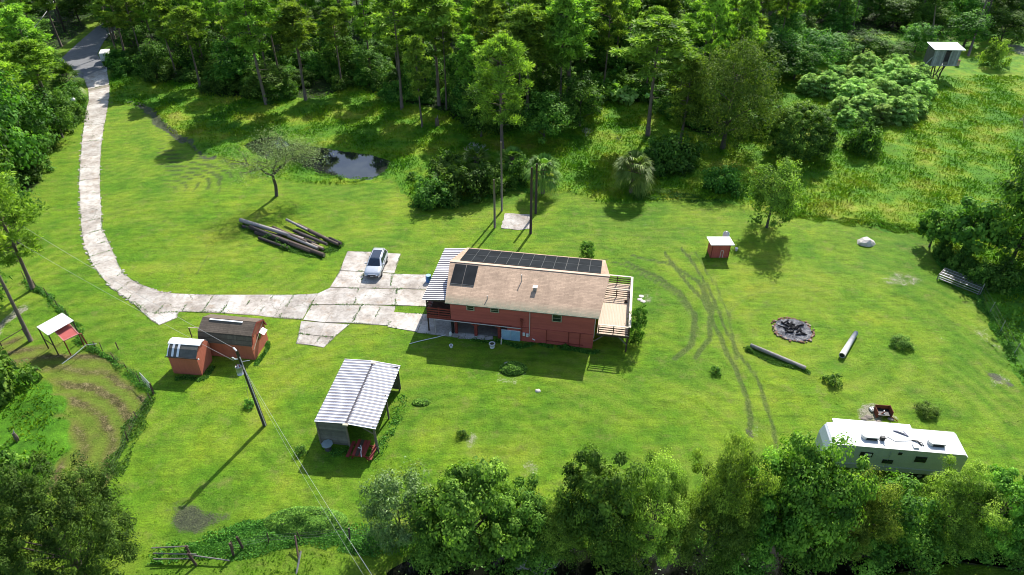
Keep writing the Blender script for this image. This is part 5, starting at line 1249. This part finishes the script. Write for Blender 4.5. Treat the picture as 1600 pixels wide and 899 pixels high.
cable(top+Vector((-.3,.25,.05)), G(-150, 235, 8.6), .8, .011, 'upper power cable running left over the red sheds')
cable(top+Vector((-.4,-.15,-.9)), G(-160, 262, 8.0), .9, .010, 'lower power cable running left over the red sheds')
p = G(102, 50); m = MB(); m.tube([(0,0,0),(0,0,11)], [.22,.16], 8); o = tag(empty('utility_pole', p), 'far dark utility pole beyond the country road', 'utility pole'); part('pole', m, M_poletar, o); part('crossarm', MB().box((0,0,10.2), (2.0,.12,.12)), M_poletar, o)
cable(p+Vector((0,0,6.4)), G(-60, 160, 5.5), .8, .05, 'pale cable slung across the trees left of the road')

# ------------------------------------------------------------------ lookout tower
tw = tag(empty('lookout_tower', tuple(G(1459, 122)), -.02), 'raised grey plank hut with white tin roof on poles', 'hunting hut')
part('roof', MB().add([(-2.5,-1.6,5.65),(3.0,-1.6,5.6),(2.8,1.4,6.05),(-2.7,1.4,6.1),(-2.5,-1.6,5.59),(3.0,-1.6,5.54),(2.8,1.4,5.99),(-2.7,1.4,6.04)], [(0,1,2,3),(7,6,5,4),(0,4,5,1),(1,5,6,2),(2,6,7,3),(3,7,4,0)]), M_metalroof, tw)
M_hut = plain('silver_planks', (.30,.31,.30), .8, .25, 2, .3)
part('floor', MB().box((.1,0,2.72), (4.7,2.8,.12)), M_hut, tw)
for k in range(16):
    x = -2.1+k*.29
    if -.1 < x < .75: continue
    part('wall_board', MB().box((x, -1.38, 4.15), (.27, .05, 2.75)), M_hut, tw)
part('wall_board', MB().box((.34, -1.38, 3.1), (.8, .05, .62)), M_greywood, tw)
part('lintel', MB().box((.34, -1.38, 5.3), (.8, .06, .3)), M_black, tw)
part('side_wall', MB().box((-2.25, 0, 4.1), (.05, 2.7, 2.7)), M_greywood, tw); part('side_wall', MB().box((2.4, 0, 4.1), (.05, 2.7, 2.7)), M_hut, tw)
part('back_wall', MB().box((-1.25, 1.35, 4.2), (2.0, .05, 2.9)), M_hut, tw); part('back_wall', MB().box((1.75, 1.35, 4.2), (1.3, .05, 2.9)), M_hut, tw); part('back_wall', MB().box((.43, 1.35, 3.2), (1.35, .05, .9)), M_hut, tw)
for x, y in ((.4,-1.1),(-1.0,-.8),(-.3,1.1),(1.2,1.1),(-2.0,1.0),(2.0,.8)):
    part('leg', MB().tube([(x*.55, y, -.1), (x, y, 2.7)], .10, 6), M_darkwood, tw)
for a, b in (((-.9,-.9,.6),(.5,-1,2.4)),((.3,-.9,.4),(-1.2,-.7,2.3)),((-1.5,.9,.8),(.6,1,2.4))): part('brace', MB().tube([a, b], .06, 5), M_wood, tw)
part('ladder', MB().bar((-4.3,-1.3,1.1), (-2.3,-1.3,4.2), .16, .08).bar((-4.6,-1.0,.0), (-4.2,-1.3,1.2), .12, .08), M_hut, tw)
part('stove_pipe', MB().tube([(-1.0,1.2,6.3),(-1.0,1.2,6.7)], .08, 6).tube([(1.3,1.2,6.3),(1.3,1.2,6.65)], .08, 6), M_black, tw)
br_ = tag(empty('barrel', tuple(G(1494, 104))), 'rusty pale barrel standing right of the lookout hut', 'barrel'); m = MB(); m.smooth = True; m.tube([(0,0,0),(0,0,.6),(0,0,1.2)], [.4,.43,.4], 12); part('body', m, plain('pinkish_drum', (.42,.28,.22), .8, .3, 3), br_); part('lid', MB().tube([(0,0,1.2),(0,0,1.25)], .36, 12), M_rust, br_)
for i, (x, y, tx, ty) in enumerate(((1512,90,1545,-10),(1452,92,1462,10))):
    p = G(x, y); e = G(tx, ty, 9); d = e-p; m = MB(); m.smooth = True; m.tube([(0,0,-.2), tuple(d*.5), tuple(d)], [.28,.2,.1], 7); tag(m.build('leaning_trunk', M_pbark, None, p), ['bare leaning trunk right of the lookout hut', 'bare leaning trunk behind the lookout hut'][i], 'tree')

# ------------------------------------------------------------------ camper trailer
cp_ = tag(empty('camper_trailer', (29.95, 37.5, 0), -.115), 'long white camper trailer half hidden by trees', 'camper')
M_side = plain('camper_side', (.50,.53,.49), .5, .08, 1.5, .05)
M_croof = plain('grimy_white_membrane', (.66,.66,.65), .55, .16, .8, .03, stretch=(.35, 1.5, 1))
M_side2 = plain('camper_skirt', (.40,.43,.40), .5, .1, 2, .05)
LX0, LX1, W2 = -5.3, 5.0, 1.12
prof = [(LX0, .9), (LX0, 2.2), (LX0+.25, 2.95), (LX0+.8, 3.2), (LX1-.3, 3.2), (LX1, 2.9), (LX1, .75), (LX1-3.5, .6)]
def ext_y(m, pr_, y0, y1):
    n = len(pr_); return m.add([(p[0], y0, p[1]) for p in pr_]+[(p[0], y1, p[1]) for p in pr_], [tuple(range(n)), tuple(n+i for i in reversed(range(n)))]+[(i, n+i, n+(i+1) % n, (i+1) % n) for i in range(n)])
part('body', ext_y(MB(), prof, -W2, W2), M_side, cp_)
part('skirt', MB().box((-.2, -W2-.03, .95), (9.6, .06, .45)), M_side2, cp_)
part('roof', MB().add([(LX0+.35,-W2-.06,3.14),(LX0+.9,-W2-.06,3.24),(LX1-.3,-W2-.06,3.24),(LX1-.02,-W2-.06,3.0),(LX0+.35,W2+.06,3.14),(LX0+.9,W2+.06,3.24),(LX1-.3,W2+.06,3.24),(LX1-.02,W2+.06,3.0)], [(0,1,5,4),(1,2,6,5),(2,3,7,6)]), M_croof, cp_)
part('front_cap', MB().add([(LX0-.02,-W2,2.2),(LX0-.02,W2,2.2),(LX0+.22,W2,2.98),(LX0+.22,-W2,2.98),(LX0+.36,W2,3.13),(LX0+.36,-W2,3.13)], [(0,1,2,3),(3,2,4,5)]), M_metalroof, cp_)
part('slide_out', MB().box((-1.3, W2+.35, 2.0), (5.8, .75, 1.9)), M_side, cp_); part('slide_roof', MB().box((-1.3, W2+.33, 2.97), (6.0, .82, .05)), M_metalroof, cp_)
def ac(x, y, lb):
    m = MB(); m.smooth = False; a = [(-.5,-.33),(.5,-.33),(.5,.33),(-.5,.33),(-.62,.0)]
    m.prism([(x+p[0], y+p[1]) for p in a[:1]+[(.5,-.33),(.5,.33),(-.5,.33),(-.66,.12),(-.66,-.12)]], 3.245, 3.55); o = part('air_conditioner', m, M_white, cp_); label(o, lb)
    part('grille', MB().box((x+.0, y-.345, 3.38), (.8, .02, .2)), M_black, o)
ac(-2.0, -.15, 'air conditioner near the middle of the camper roof'); ac(2.9, -.25, 'air conditioner near the right end of the camper roof')
part('roof_aerial', MB().box((-1.15, -.3, 3.42), (.3, .25, .32)).tube([(-1.4,-.2,3.3),(-1.0,-.5,3.65)], .04, 6), M_black, cp_)
part('roof_vent', MB().prism([(.0,.75),(.75,.8),(1.0,.25)], 3.245, 3.32), plain('smoked_vent', (.10,.10,.16), .3, .1, 2), cp_); part('vent_cover', MB().prism([(.28,.68),(.65,.7),(.76,.45)], 3.322, 3.36), M_white, cp_)
part('roof_hatch', MB().box((1.2, -.75, 3.30), (.4, .4, .10)), M_white, cp_); part('roof_rack', MB().tube([(1.1,-.1,3.27),(1.5,-.2,3.34),(1.7,-.6,3.27)], .045, 6).tube([(1.3,-.1,3.27),(1.75,-.35,3.33),(1.85,-.6,3.27)], .035, 6), M_black, cp_)
part('roof_cable', MB().tube([(-1.0,-.2,3.26),(-.6,0,3.26),(-.2,-.35,3.26),(1.1,-.15,3.27)], .02, 5), M_wire, cp_)
for x, z_, w, h, lb in ((-2.3,2.35,.85,.4,'wide window with pale blind'),(1.75,2.3,.75,.5,'dark window'),(-.55,1.75,.7,.32,'low dark window'),(.1,2.75,.2,.16,'small vent')):
    w_ = part('window', MB().box((x, -W2-.02, z_), (w+.08, .05, h+.08)), M_black, cp_); label(w_, lb); part('pane', MB().box((x+(.12 if 'blind' in lb else 0), -W2-.052, z_), (w*.6 if 'blind' in lb else w-.06, .02, h*.7)), M_white if 'blind' in lb else M_glass, w_)
part('door', MB().box((-.6, -W2-.02, 1.95), (.02, .05, 1.9)), M_side2, cp_)
for x in (1.35, 2.3):
    for y in (-.95, .95):
        w_ = part('wheel', MB().tube([(x, y-.12, .36), (x, y+.12, .36)], .36, 16), M_rubber, cp_); part('hub', MB().tube([(x, y-.13, .36), (x, y-.125+.25, .36)], .18, 12), M_steel, w_)
part('chassis', MB().box((-.3, -.6, .55), (9.6, .1, .2)).box((-.3, .6, .55), (9.6, .1, .2)), M_black, cp_)
part('drawbar', MB().bar((LX0,-.6,.5), (LX0-1.2,0,.5), .1, .12).bar((LX0,.6,.5), (LX0-1.2,0,.5), .1, .12), M_black, cp_)
part('jack', MB().box((LX0+.6,-.6,.25), (.1,.1,.5)).box((LX1-.6,-.6,.25), (.1,.1,.5)), M_steel, cp_)
# clutter behind the camper
cb = tag(empty('cinder_block', tuple(G(1363, 641)), .2), 'pale cinder block on the bare patch behind the camper', 'block')
m = MB()
for x0, y0, sx, sy in ((-.2,0,.05,.4),(.2,0,.05,.4),(0,-.18,.4,.05),(0,.18,.4,.05),(0,0,.36,.05),(0,0,.05,.36)): m.box((x0, y0, .1+(.003 if sx == .36 else 0)), (sx, sy, .2))
part('block', m, M_white, cb); part('foot', MB().box((0,0,.01), (.5,.5,.02)), M_soil, cb)
gl = tag(empty('rusty_fire_box', tuple(G(1378, 648)), -.1), 'rusty iron fire box with bent sides behind the camper', 'fire box')
for c_, d_2 in (((0,.45,.35),(1.2,.05,.7)),((-.6,0,.3),(.05,.9,.6)),((.6,0,.4),(.05,.9,.8))): part('side_plate', MB().box(c_, d_2), M_rust, gl)
part('grate', MB().box((0,0,.3), (1.1,.85,.04)), M_black, gl); part('bar', MB().tube([(-.7,-.5,.05),(.1,-.1,.5)], .05, 6).tube([(.3,-.2,.3),(1.1,-.7,.02)], .04, 6), M_rust, gl); part('ash_shovel', MB().tube([(.0,-.3,.35),(.1,.1,.42)], .05, 6), M_white, gl)
for i, (x, y, r) in enumerate(((1357,652,.4),(1372,660,.32),(1392,655,.3),(1350,655,.3))): rock('rubble_stone', x, y, r, r*.7, r*.4, ['brownish stone left of the rusty fire box', 'rubble stone in front of the rusty fire box', 'rubble stone right of the rusty fire box', 'outermost left rubble stone by the camper'][i], plain('dull_stone', (.25,.21,.17), .95, .3, 4, .5) if i == 0 else bpy.data.materials['dull_stone'], 30+i, 'stone')

# ------------------------------------------------------------------ fire pit: ash, charred wood, ring of stones
fp = G(1239, 516); fr_ = tag(empty('fire_pit', fp), 'round ashy fire pit ringed by rusty stones', 'fire pit')
def ashmat():
    t = NT('ash'); f = t.noise(2.2, 5, .75); f2 = t.noise(9, 3, .8)
    c = t.ramp(t.math('ADD', t.math('MULTIPLY', f, .6), t.math('MULTIPLY', f2, .4)), [(.38, (.02,.02,.022)), (.5, (.10,.10,.11)), (.66, (.34,.33,.31))]); t.bump(f2, .6, .05); return t.done(c, .95, .1)
rr = random.Random(8); n = 30; ring = [((1.75+rr.uniform(-.12,.12))*cos(2*pi*i/n)*1.05, (1.75+rr.uniform(-.12,.12))*sin(2*pi*i/n)) for i in range(n)]
part('ash_bed', MB().prism(ring, -.05, .09), ashmat(), fr_)
M_burnt = plain('scorched_stone', (.19,.105,.07), .95, .45, 5, .5); M_dullst = plain('sooty_stone', (.30,.23,.18), .95, .4, 5, .5); M_char = plain('charcoal', (.012,.012,.013), .9, .3, 5, .4)
for i in range(70):
    a = 2*pi*i/70+rr.uniform(-.06,.06); r = 1.82+rr.uniform(-.16,.22); s_ = rr.uniform(.05,.16); m = MB(); k = rr.randint(5,6)
    m.prism([(r*1.05*cos(a)+s_*rr.uniform(.8,1.2)*cos(6.28*j/k), r*sin(a)+s_*rr.uniform(.8,1.2)*sin(6.28*j/k)) for j in range(k)], -.03, rr.uniform(.08,.13)); part('stone', m, M_burnt if rr.random() < .8 else M_dullst, fr_)
for i in range(34):
    a = rr.random()*6.3; r = rr.random()**.6*1.1; l = rr.uniform(.2,.6); b_ = rr.random()*6.3; m = MB(); m.tube([(r*cos(a), r*sin(a)+.1, .13), (r*cos(a)+l*cos(b_), r*sin(a)+.1+l*sin(b_), .18+rr.random()*.12)], rr.uniform(.05,.11), 6); part('charred_wood', m, M_char, fr_)

# long mossy log and culvert pipe
def logobj(nm, a, b, r, mat, lab, cat='log', z=0.0, r2=None, hollow=False, group=None):
    a, b = Vector(a), Vector(b); c = a.lerp(b, .5); o = tag(empty(nm, (c.x, c.y, 0)), lab, cat, group); m = MB(); m.smooth = True
    m.tube([a-Vector((c.x,c.y,0))+Vector((0,0,z)), (0, 0, (a.z+b.z)/2+z+.01), b-Vector((c.x,c.y,0))+Vector((0,0,z))], [r, (r+(r2 or r))/2, r2 or r], 12); part('log_body' if not hollow else 'pipe_wall', m, mat, o)
    for e, f in ((a, b), (b, a)):
        d = (e-f).normalized(); p = e-Vector((c.x,c.y,0))+Vector((0,0,z)); rr__ = r if e is a else (r2 or r)
        part('end_face' if not hollow else 'pipe_mouth', MB().tube([p-d*.01, p+d*.012], rr__*(.82 if not hollow else .72), 12), M_black if hollow else M_cut, o)
    return o
M_cut = plain('cut_wood', (.30,.23,.16), .9, .3, 6, .3)
M_log0 = plain('pale_driftwood', (.42,.38,.33), .9, .4, 3, .5); M_log1 = plain('silver_log', (.34,.305,.27), .9, .3, 4, .4); M_log2 = plain('brown_log', (.16,.115,.09), .9, .35, 4, .5); M_log3 = plain('dark_log', (.075,.06,.055), .9, .3, 4, .5)
M_culv = plain('pale_concrete_pipe', (.42,.41,.40), .8, .25, 3, .2)
logobj('culvert_pipe', G(1314,560)+Vector((0,0,.35)), G(1336,524)+Vector((0,0,.33)), .29, M_culv, 'pale hollow pipe lying right of the fire pit', 'pipe', r2=.22, hollow=True)
a_, b_2 = G(1172,542), G(1258,578); logobj('mossy_log', a_+Vector((0,0,.22)), b_2+Vector((0,0,.2)), .18, M_log0, 'long half overgrown log below the fire pit', r2=.2)
weeds('log_moss', [(1170,546),(1215,564),(1258,582)], .45, 4200, .42, 'weeds growing over the long log')
LG = [(377,350,476,380,.26,.55,M_log1,'long silver log on top of the pile, front side'),(420,370,507,402,.27,.30,M_log2,'brown log along the front of the pile'),(435,364,495,385,.25,.35,M_log3,'dark log in the middle of the pile'),
      (449,350,482,366,.16,.62,M_log1,'short silver log crossing the top of the pile'),(466,356,507,376,.25,.42,M_log2,'brown log at the back right of the pile'),(485,366,530,386,.22,.40,M_log2,'log reaching the right end of the pile'),
      (460,364,500,380,.2,.3,M_log3,'dark thin log between two brown logs'),(400,366,470,388,.26,.22,M_log3,'dark log under the silver log'),(440,378,486,396,.22,.25,M_log2,'low brown log near the front'),
      (488,385,506,392,.2,.3,M_cut,'short pale block at the foot of the pile'),(516,378,534,386,.2,.5,M_log3,'black stub sticking out at the right end of the pile'),(380,356,440,372,.2,.2,M_log3,'dark log under the left end of the pile'),(392,360,452,384,.22,.5,M_log3,'dark brown log lying behind the long silver log'),(428,362,480,384,.21,.6,M_log2,'brown log wedged between the two silver logs'),(452,374,498,393,.2,.45,M_log1,'grey log near the front right of the pile'),(405,374,450,390,.18,.2,M_log3,'low dark log at the front left of the pile'),(470,372,512,388,.2,.62,M_log3,'dark log resting on top at the right')]
for x0, y0, x1, y1, r, z_, mt, lb in LG: logobj('log', G(x0, y0)+Vector((0,0,z_)), G(x1, y1)+Vector((0,0,z_*.9)), r, mt, lb, group='logs in the pile left of the car', r2=r*.9)

# stumps and posts
for x, y, h, r, lb in ((683,197,1.3,.4,'broken grey stump at the edge of the woods'),(28,690,1.0,.2,'weathered stump in the left paddock brush')):
    p = G(x, y); m = MB(); m.smooth = False; m.tube([(0,0,-.1),(.05,0,h*.6),(.02,0,h)], [r,r*.8,r*.6], 8); o = tag(empty('tree_stump', p), lb, 'stump'); part('stump', m, M_log2, o); part('splinter', MB().tube([(r*.3,0,h*.9),(r*.5,.1,h*1.35)], [.09,.02], 5), M_log1, o)

# ------------------------------------------------------------------ cattle gate lying at the fence corner
ga, gb = G(1464, 437), G(1527, 462); d = gb-ga; ln = d.length; az = atan2(d.y, d.x)
gt = tag(empty('cattle_gate', ga, az), 'weathered tubular feed rack standing at the fence corner', 'feed rack')
for k in range(7):
    y = k*.28; z_ = .75-abs(k-3)*.0; part('top_rail', MB().bar((0, y, z_), (ln, y, z_), .09, .05), M_greywood if k % 2 else M_steel, gt)
for x in (0, ln*.5, ln):
    for y in (0, 1.68): part('leg', MB().box((x, y, .37), (.1,.1,.75)), M_greywood, gt)
    part('crossbar', MB().bar((x, 0, .70), (x, 1.68, .70), .08, .06), M_greywood, gt)
for z_ in (.25, .5): part('side_rail', MB().bar((0,-.05,z_), (ln,-.05,z_), .04, .06), M_steel, gt)

# ------------------------------------------------------------------ fences
def wire_fence(nm, line, h, step, lab, rails=(), mat=M_darkwood, wires=3, r=.04):
    P = [G(*p) for p in line]; o = tag(empty(nm, P[0]), lab, 'fence'); b = P[0]; posts = []
    for a, c in zip(P, P[1:]):
        n = max(1, int(round((c-a).length/step))); posts += [a.lerp(c, k/n) for k in range(n)]
    posts.append(P[-1]); rg = random.Random(len(posts))
    for q in posts:
        t = Vector((rg.uniform(-.1,.1), rg.uniform(-.1,.1), h*rg.uniform(.9,1.1))); part('post', MB().tube([q-b-Vector((0,0,.1)), q-b+t], [r, r*.85], 6), mat, o)
    for k in range(wires):
        z_ = h*(.3+.3*k); m = MB()
        for a, c in zip(posts, posts[1:]): m.tube([a-b+Vector((0,0,z_)), c-b+Vector((0,0,z_))], .006, 3, False)
        part('wire', m, M_greywood, o)
    return o
wire_fence('wire_fence', [(40,438),(75,463),(108,500),(128,533),(160,548),(200,580),(240,618)], 1.1, 3.0, 'weedy wire fence between the left paddock and the lawn')
wire_fence('wire_fence', [(238,628),(216,655),(200,690),(178,742)], 1.1, 3.2, 'lower wire fence of the left paddock')
wire_fence('wire_fence', [(1530,462),(1562,520),(1582,556),(1640,650)], 1.5, 4.2, 'wire fence with thin posts down the right side', r=.04, mat=M_steel)
wire_fence('wire_fence', [(365,860),(420,848),(470,845),(547,838),(600,845)], 1.0, 3.0, 'sagging wire fence behind the vine mound')
fo = tag(empty('pipe_fence', G(5, 545)), 'low pipe rail beside the white roofed shelter', 'fence'); b = G(5, 545)
for x, y in ((5,545),(40,524),(150,545),(185,546)): part('post', MB().tube([G(x,y)-b, G(x,y)-b+Vector((0,0,.9))], .05, 6), M_darkwood, fo)
part('rail', MB().tube([G(100,575)-b+Vector((0,0,.5)), G(120,562)-b+Vector((0,0,.6)), G(138,548)-b+Vector((0,0,.7)), G(155,546)-b+Vector((0,0,.7))], .04, 6), M_steel, fo)
part('rail', MB().tube([G(5,545)-b+Vector((0,0,.8)), G(40,524)-b+Vector((0,0,.8))], .04, 6), M_darkwood, fo)
# split rails lying and standing at the lower left
rf_ = tag(empty('rail_fence', G(245, 868)), 'broken grey rail fence at the lower left', 'fence'); b = G(245, 868)
for x0, y0, h0, x1, y1, h1 in ((243,868,.9,300,866,.95),(243,872,.55,310,874,.6),(243,880,.5,305,878,.4),(305,874,.45,360,880,.3)): part('rail', MB().tube([G(x0,y0)-b+Vector((0,0,h0)), G(x1,y1)-b+Vector((0,0,h1))], .055, 6), M_greywood, rf_)
for x, y, lean_ in ((307,884,-.3),(300,872,-.15),(380,858,-.2),(365,868,0)): part('post', MB().tube([G(x,y)-b, G(x,y)-b+Vector((lean_,.1,1.3))], .09, 7), M_darkwood, rf_)
for x, y, tx, ty, mt, lb in ((468,884,461,838,M_darkwood,'leaning dark post behind the vine mound'),(462,899,470,862,M_log1,'pale leaning rail at the lower edge below the vine mound'),(547,846,545,826,M_poletar,'short dark post at the cable near the willow shrub')):
    p = G(x, y); e = G(tx, ty, .9); d = e-p; o = tag(empty('old_post', p), lb, 'post'); part('post', MB().tube([(0,0,-.1), tuple(d)], .07, 7), mt, o); part('post_top', MB().tube([tuple(d), tuple(d*1.03)], .06, 7), M_cut, o)
gg = tag(empty('mesh_gate', G(232, 606), -.75), 'grey wire mesh gate at the paddock corner', 'gate')
part('gate_frame', MB().tube([(-1,0,.1),(1,0,.1),(1,0,1.2),(-1,0,1.2),(-1,0,.1)], .04, 6), M_steel, gg)
part('mesh', (lambda m: [m.bar((-1+k*.2,0,.1), (-1+k*.2,0,1.2), .015, .015) for k in range(1, 10)] and [m.bar((-1,.01,.1+k*.2), (1,.01,.1+k*.2), .015, .015) for k in range(1, 6)] and m)(MB()), M_steel, gg)
part('gate_post', MB().box((1.15,0,.65), (.12,.12,1.3)), M_darkwood, gg)

# lamp globe and white box by the road
o = tag(empty('lamp_post', G(124, 182)), 'white globe on a dark post beside the driveway', 'lamp'); part('post', MB().tube([(0,0,0),(0,0,2.6)], .07, 6), M_black, o)
m = MB(); m.smooth = True; m.tube([(0,0,2.6),(0,0,2.68),(0,0,2.86),(0,0,3.04),(0,0,3.12)], [.1,.27,.36,.27,.08], 12); part('globe', m, M_white, o)
o = tag(empty('white_trailer', G(168, 96), .3), 'small white box trailer under the trees by the road', 'trailer'); part('box', MB().box((0,0,1.2), (1.6,2.6,1.5)), M_white, o)
for x in (-.85, .85): part('wheel', MB().tube([(x-.1,0,.35),(x+.1,0,.35)], .35, 12), M_rubber, o)

# ------------------------------------------------------------------ the car
def car():
    o = tag(empty('parked_car', (-15.25, 65.55, .045), radians(-94)), 'silver estate car with dark glass roof parked on the concrete', 'car')
    M_body = plain('silver_car_paint', (.55,.57,.60), .25, .04, .8, 0, spec=.6, metal=.35)
    M_cg = plain('car_glass', (.012,.02,.035), .05, .1, 1, 0, spec=.9)
    W = .92
    # side outline: (x along the car, z bottom, z top, half width) ; front is +x
    st_ = [(2.28,.42,.62,.62),(2.2,.28,.76,.80),(1.95,.24,.88,.90),(1.4,.24,.98,W),(.85,.24,1.04,W),(0,.24,1.06,W),(-1.0,.24,1.08,W),(-1.9,.26,1.10,.90),(-2.2,.32,1.08,.84),(-2.3,.45,.95,.72)]
    V = []; n = 10
    for x, zb, zt, w in st_:
        zm = (zb+zt)/2
        V.append([(x,-w*.9,zb),(x,-w,zb+.15),(x,-w,zt-.16),(x,-w*.93,zt-.04),(x,-w*.6,zt),(x,w*.6,zt),(x,w*.93,zt-.04),(x,w,zt-.16),(x,w,zb+.15),(x,w*.9,zb)])
    m = MB(); m.smooth = True; vs = [p for r in V for p in r]; fs = []
    for i in range(len(V)-1):
        for k in range(n): fs.append((i*n+k, i*n+(k+1) % n, (i+1)*n+(k+1) % n, (i+1)*n+k))
    fs += [tuple(range(n)), tuple((len(V)-1)*n+k for k in reversed(range(n)))]; m.add(vs, fs); part('body', m, M_body, o)
    # cabin: roof frame around glass
    C0 = [(.98,.78,1.02),(.28,.66,1.50),(-.3,.66,1.57),(-1.3,.65,1.57),(-1.95,.60,1.48),(-2.2,.70,1.06)]
    lo = [(1.0,.84,1.0),(.45,.87,1.02),(-.3,.87,1.04),(-1.3,.86,1.06),(-1.95,.82,1.06),(-2.22,.74,1.04)]
    m = MB(); m.smooth = True; vs = []
    for (x, w, z), (xl, wl, zl) in zip(C0, lo): vs += [(xl,-wl,zl),(x,-w,z),(x,-w*.8,z+.03),(x,w*.8,z+.03),(x,w,z),(xl,wl,zl)]
    fs = []; n = 6
    for i in range(5):
        for k in range(5): fs.append((i*n+k, i*n+k+1, (i+1)*n+k+1, (i+1)*n+k))
    m.add(vs, fs); part('roof', m, M_body, o)
    def gl(nm, pts, par=o): return part(nm, MB().add(pts, [tuple(range(len(pts)))]), M_cg, par)
    gl('windscreen', [(1.02,-.70,1.045),(1.02,.70,1.045),(.30,.56,1.56),(.30,-.56,1.56)])
    gl('glass_roof', [(.22,-.52,1.60),(.22,.52,1.60),(-1.35,.50,1.615),(-1.35,-.50,1.615)])
    gl('rear_window', [(-2.2,-.6,1.14),(-1.98,-.52,1.50),(-1.98,.52,1.50),(-2.2,.6,1.14)])
    for s_ in (-1, 1):
        for x0, x1, a, b_ in ((.62,-.28,.25,-.28),(-.36,-1.2,-.36,-1.2),(-1.28,-1.85,-1.28,-1.72)):
            gl('side_window', [(x0,s_*.885,1.09),(x1,s_*.885,1.10),(b_,s_*.69,1.52),(a,s_*.69,1.48)])
        part('roof_rail', MB().bar((.1,s_*.62,1.63), (-1.8,s_*.6,1.63), .035, .04), M_black, o)
        mr = part('mirror', MB().box((.62,s_*1.02,1.08), (.14,.2,.14)), M_body, o); part('mirror_arm', MB().bar((.62,s_*.86,1.04), (.62,s_*.95,1.06), .05, .05), M_black, mr)
        part('headlight', MB().add([(2.24,s_*.48,.66),(2.19,s_*.80,.66),(1.98,s_*.88,.83),(2.12,s_*.5,.84)], [(0,1,2,3)]), M_white, o)
        part('tail_light', MB().box((-2.24,s_*.72,.95), (.08,.2,.25)), M_redtable, o)
        part('fog_light', MB().tube([(2.2,s_*.62,.42),(2.27,s_*.62,.42)], .08, 10), M_black, o)
        part('door_handle', MB().box((-.1,s_*.935,.95), (.2,.03,.03)), M_black, o)
        part('side_moulding', MB().box((-.05,s_*.925,.45), (2.2,.03,.1)), M_black, o)
        part('door_seam', MB().box((-.32,s_*.925,.72), (.02,.02,.6)), M_black, o)
        for x in (1.38, -1.38):
            w_ = part('wheel', MB().tube([(x,s_*.76,.33),(x,s_*.945,.33)], .335, 18), M_rubber, o); part('rim', MB().tube([(x,s_*.90,.33),(x,s_*.955,.33)], .21, 12), M_steel, w_)
    part('grille', MB().box((2.25,0,.62), (.06,.9,.10)).box((2.25,0,.42), (.06,1.1,.12)), M_black, o)
    part('number_plate', MB().box((2.295,0,.52), (.02,.34,.08)), M_white, o)
    part('wiper', MB().bar((.95,-.4,1.10), (.55,.05,1.39), .02, .02).bar((.95,.2,1.10), (.6,.55,1.34), .02, .02), M_black, o)
    return o
car()
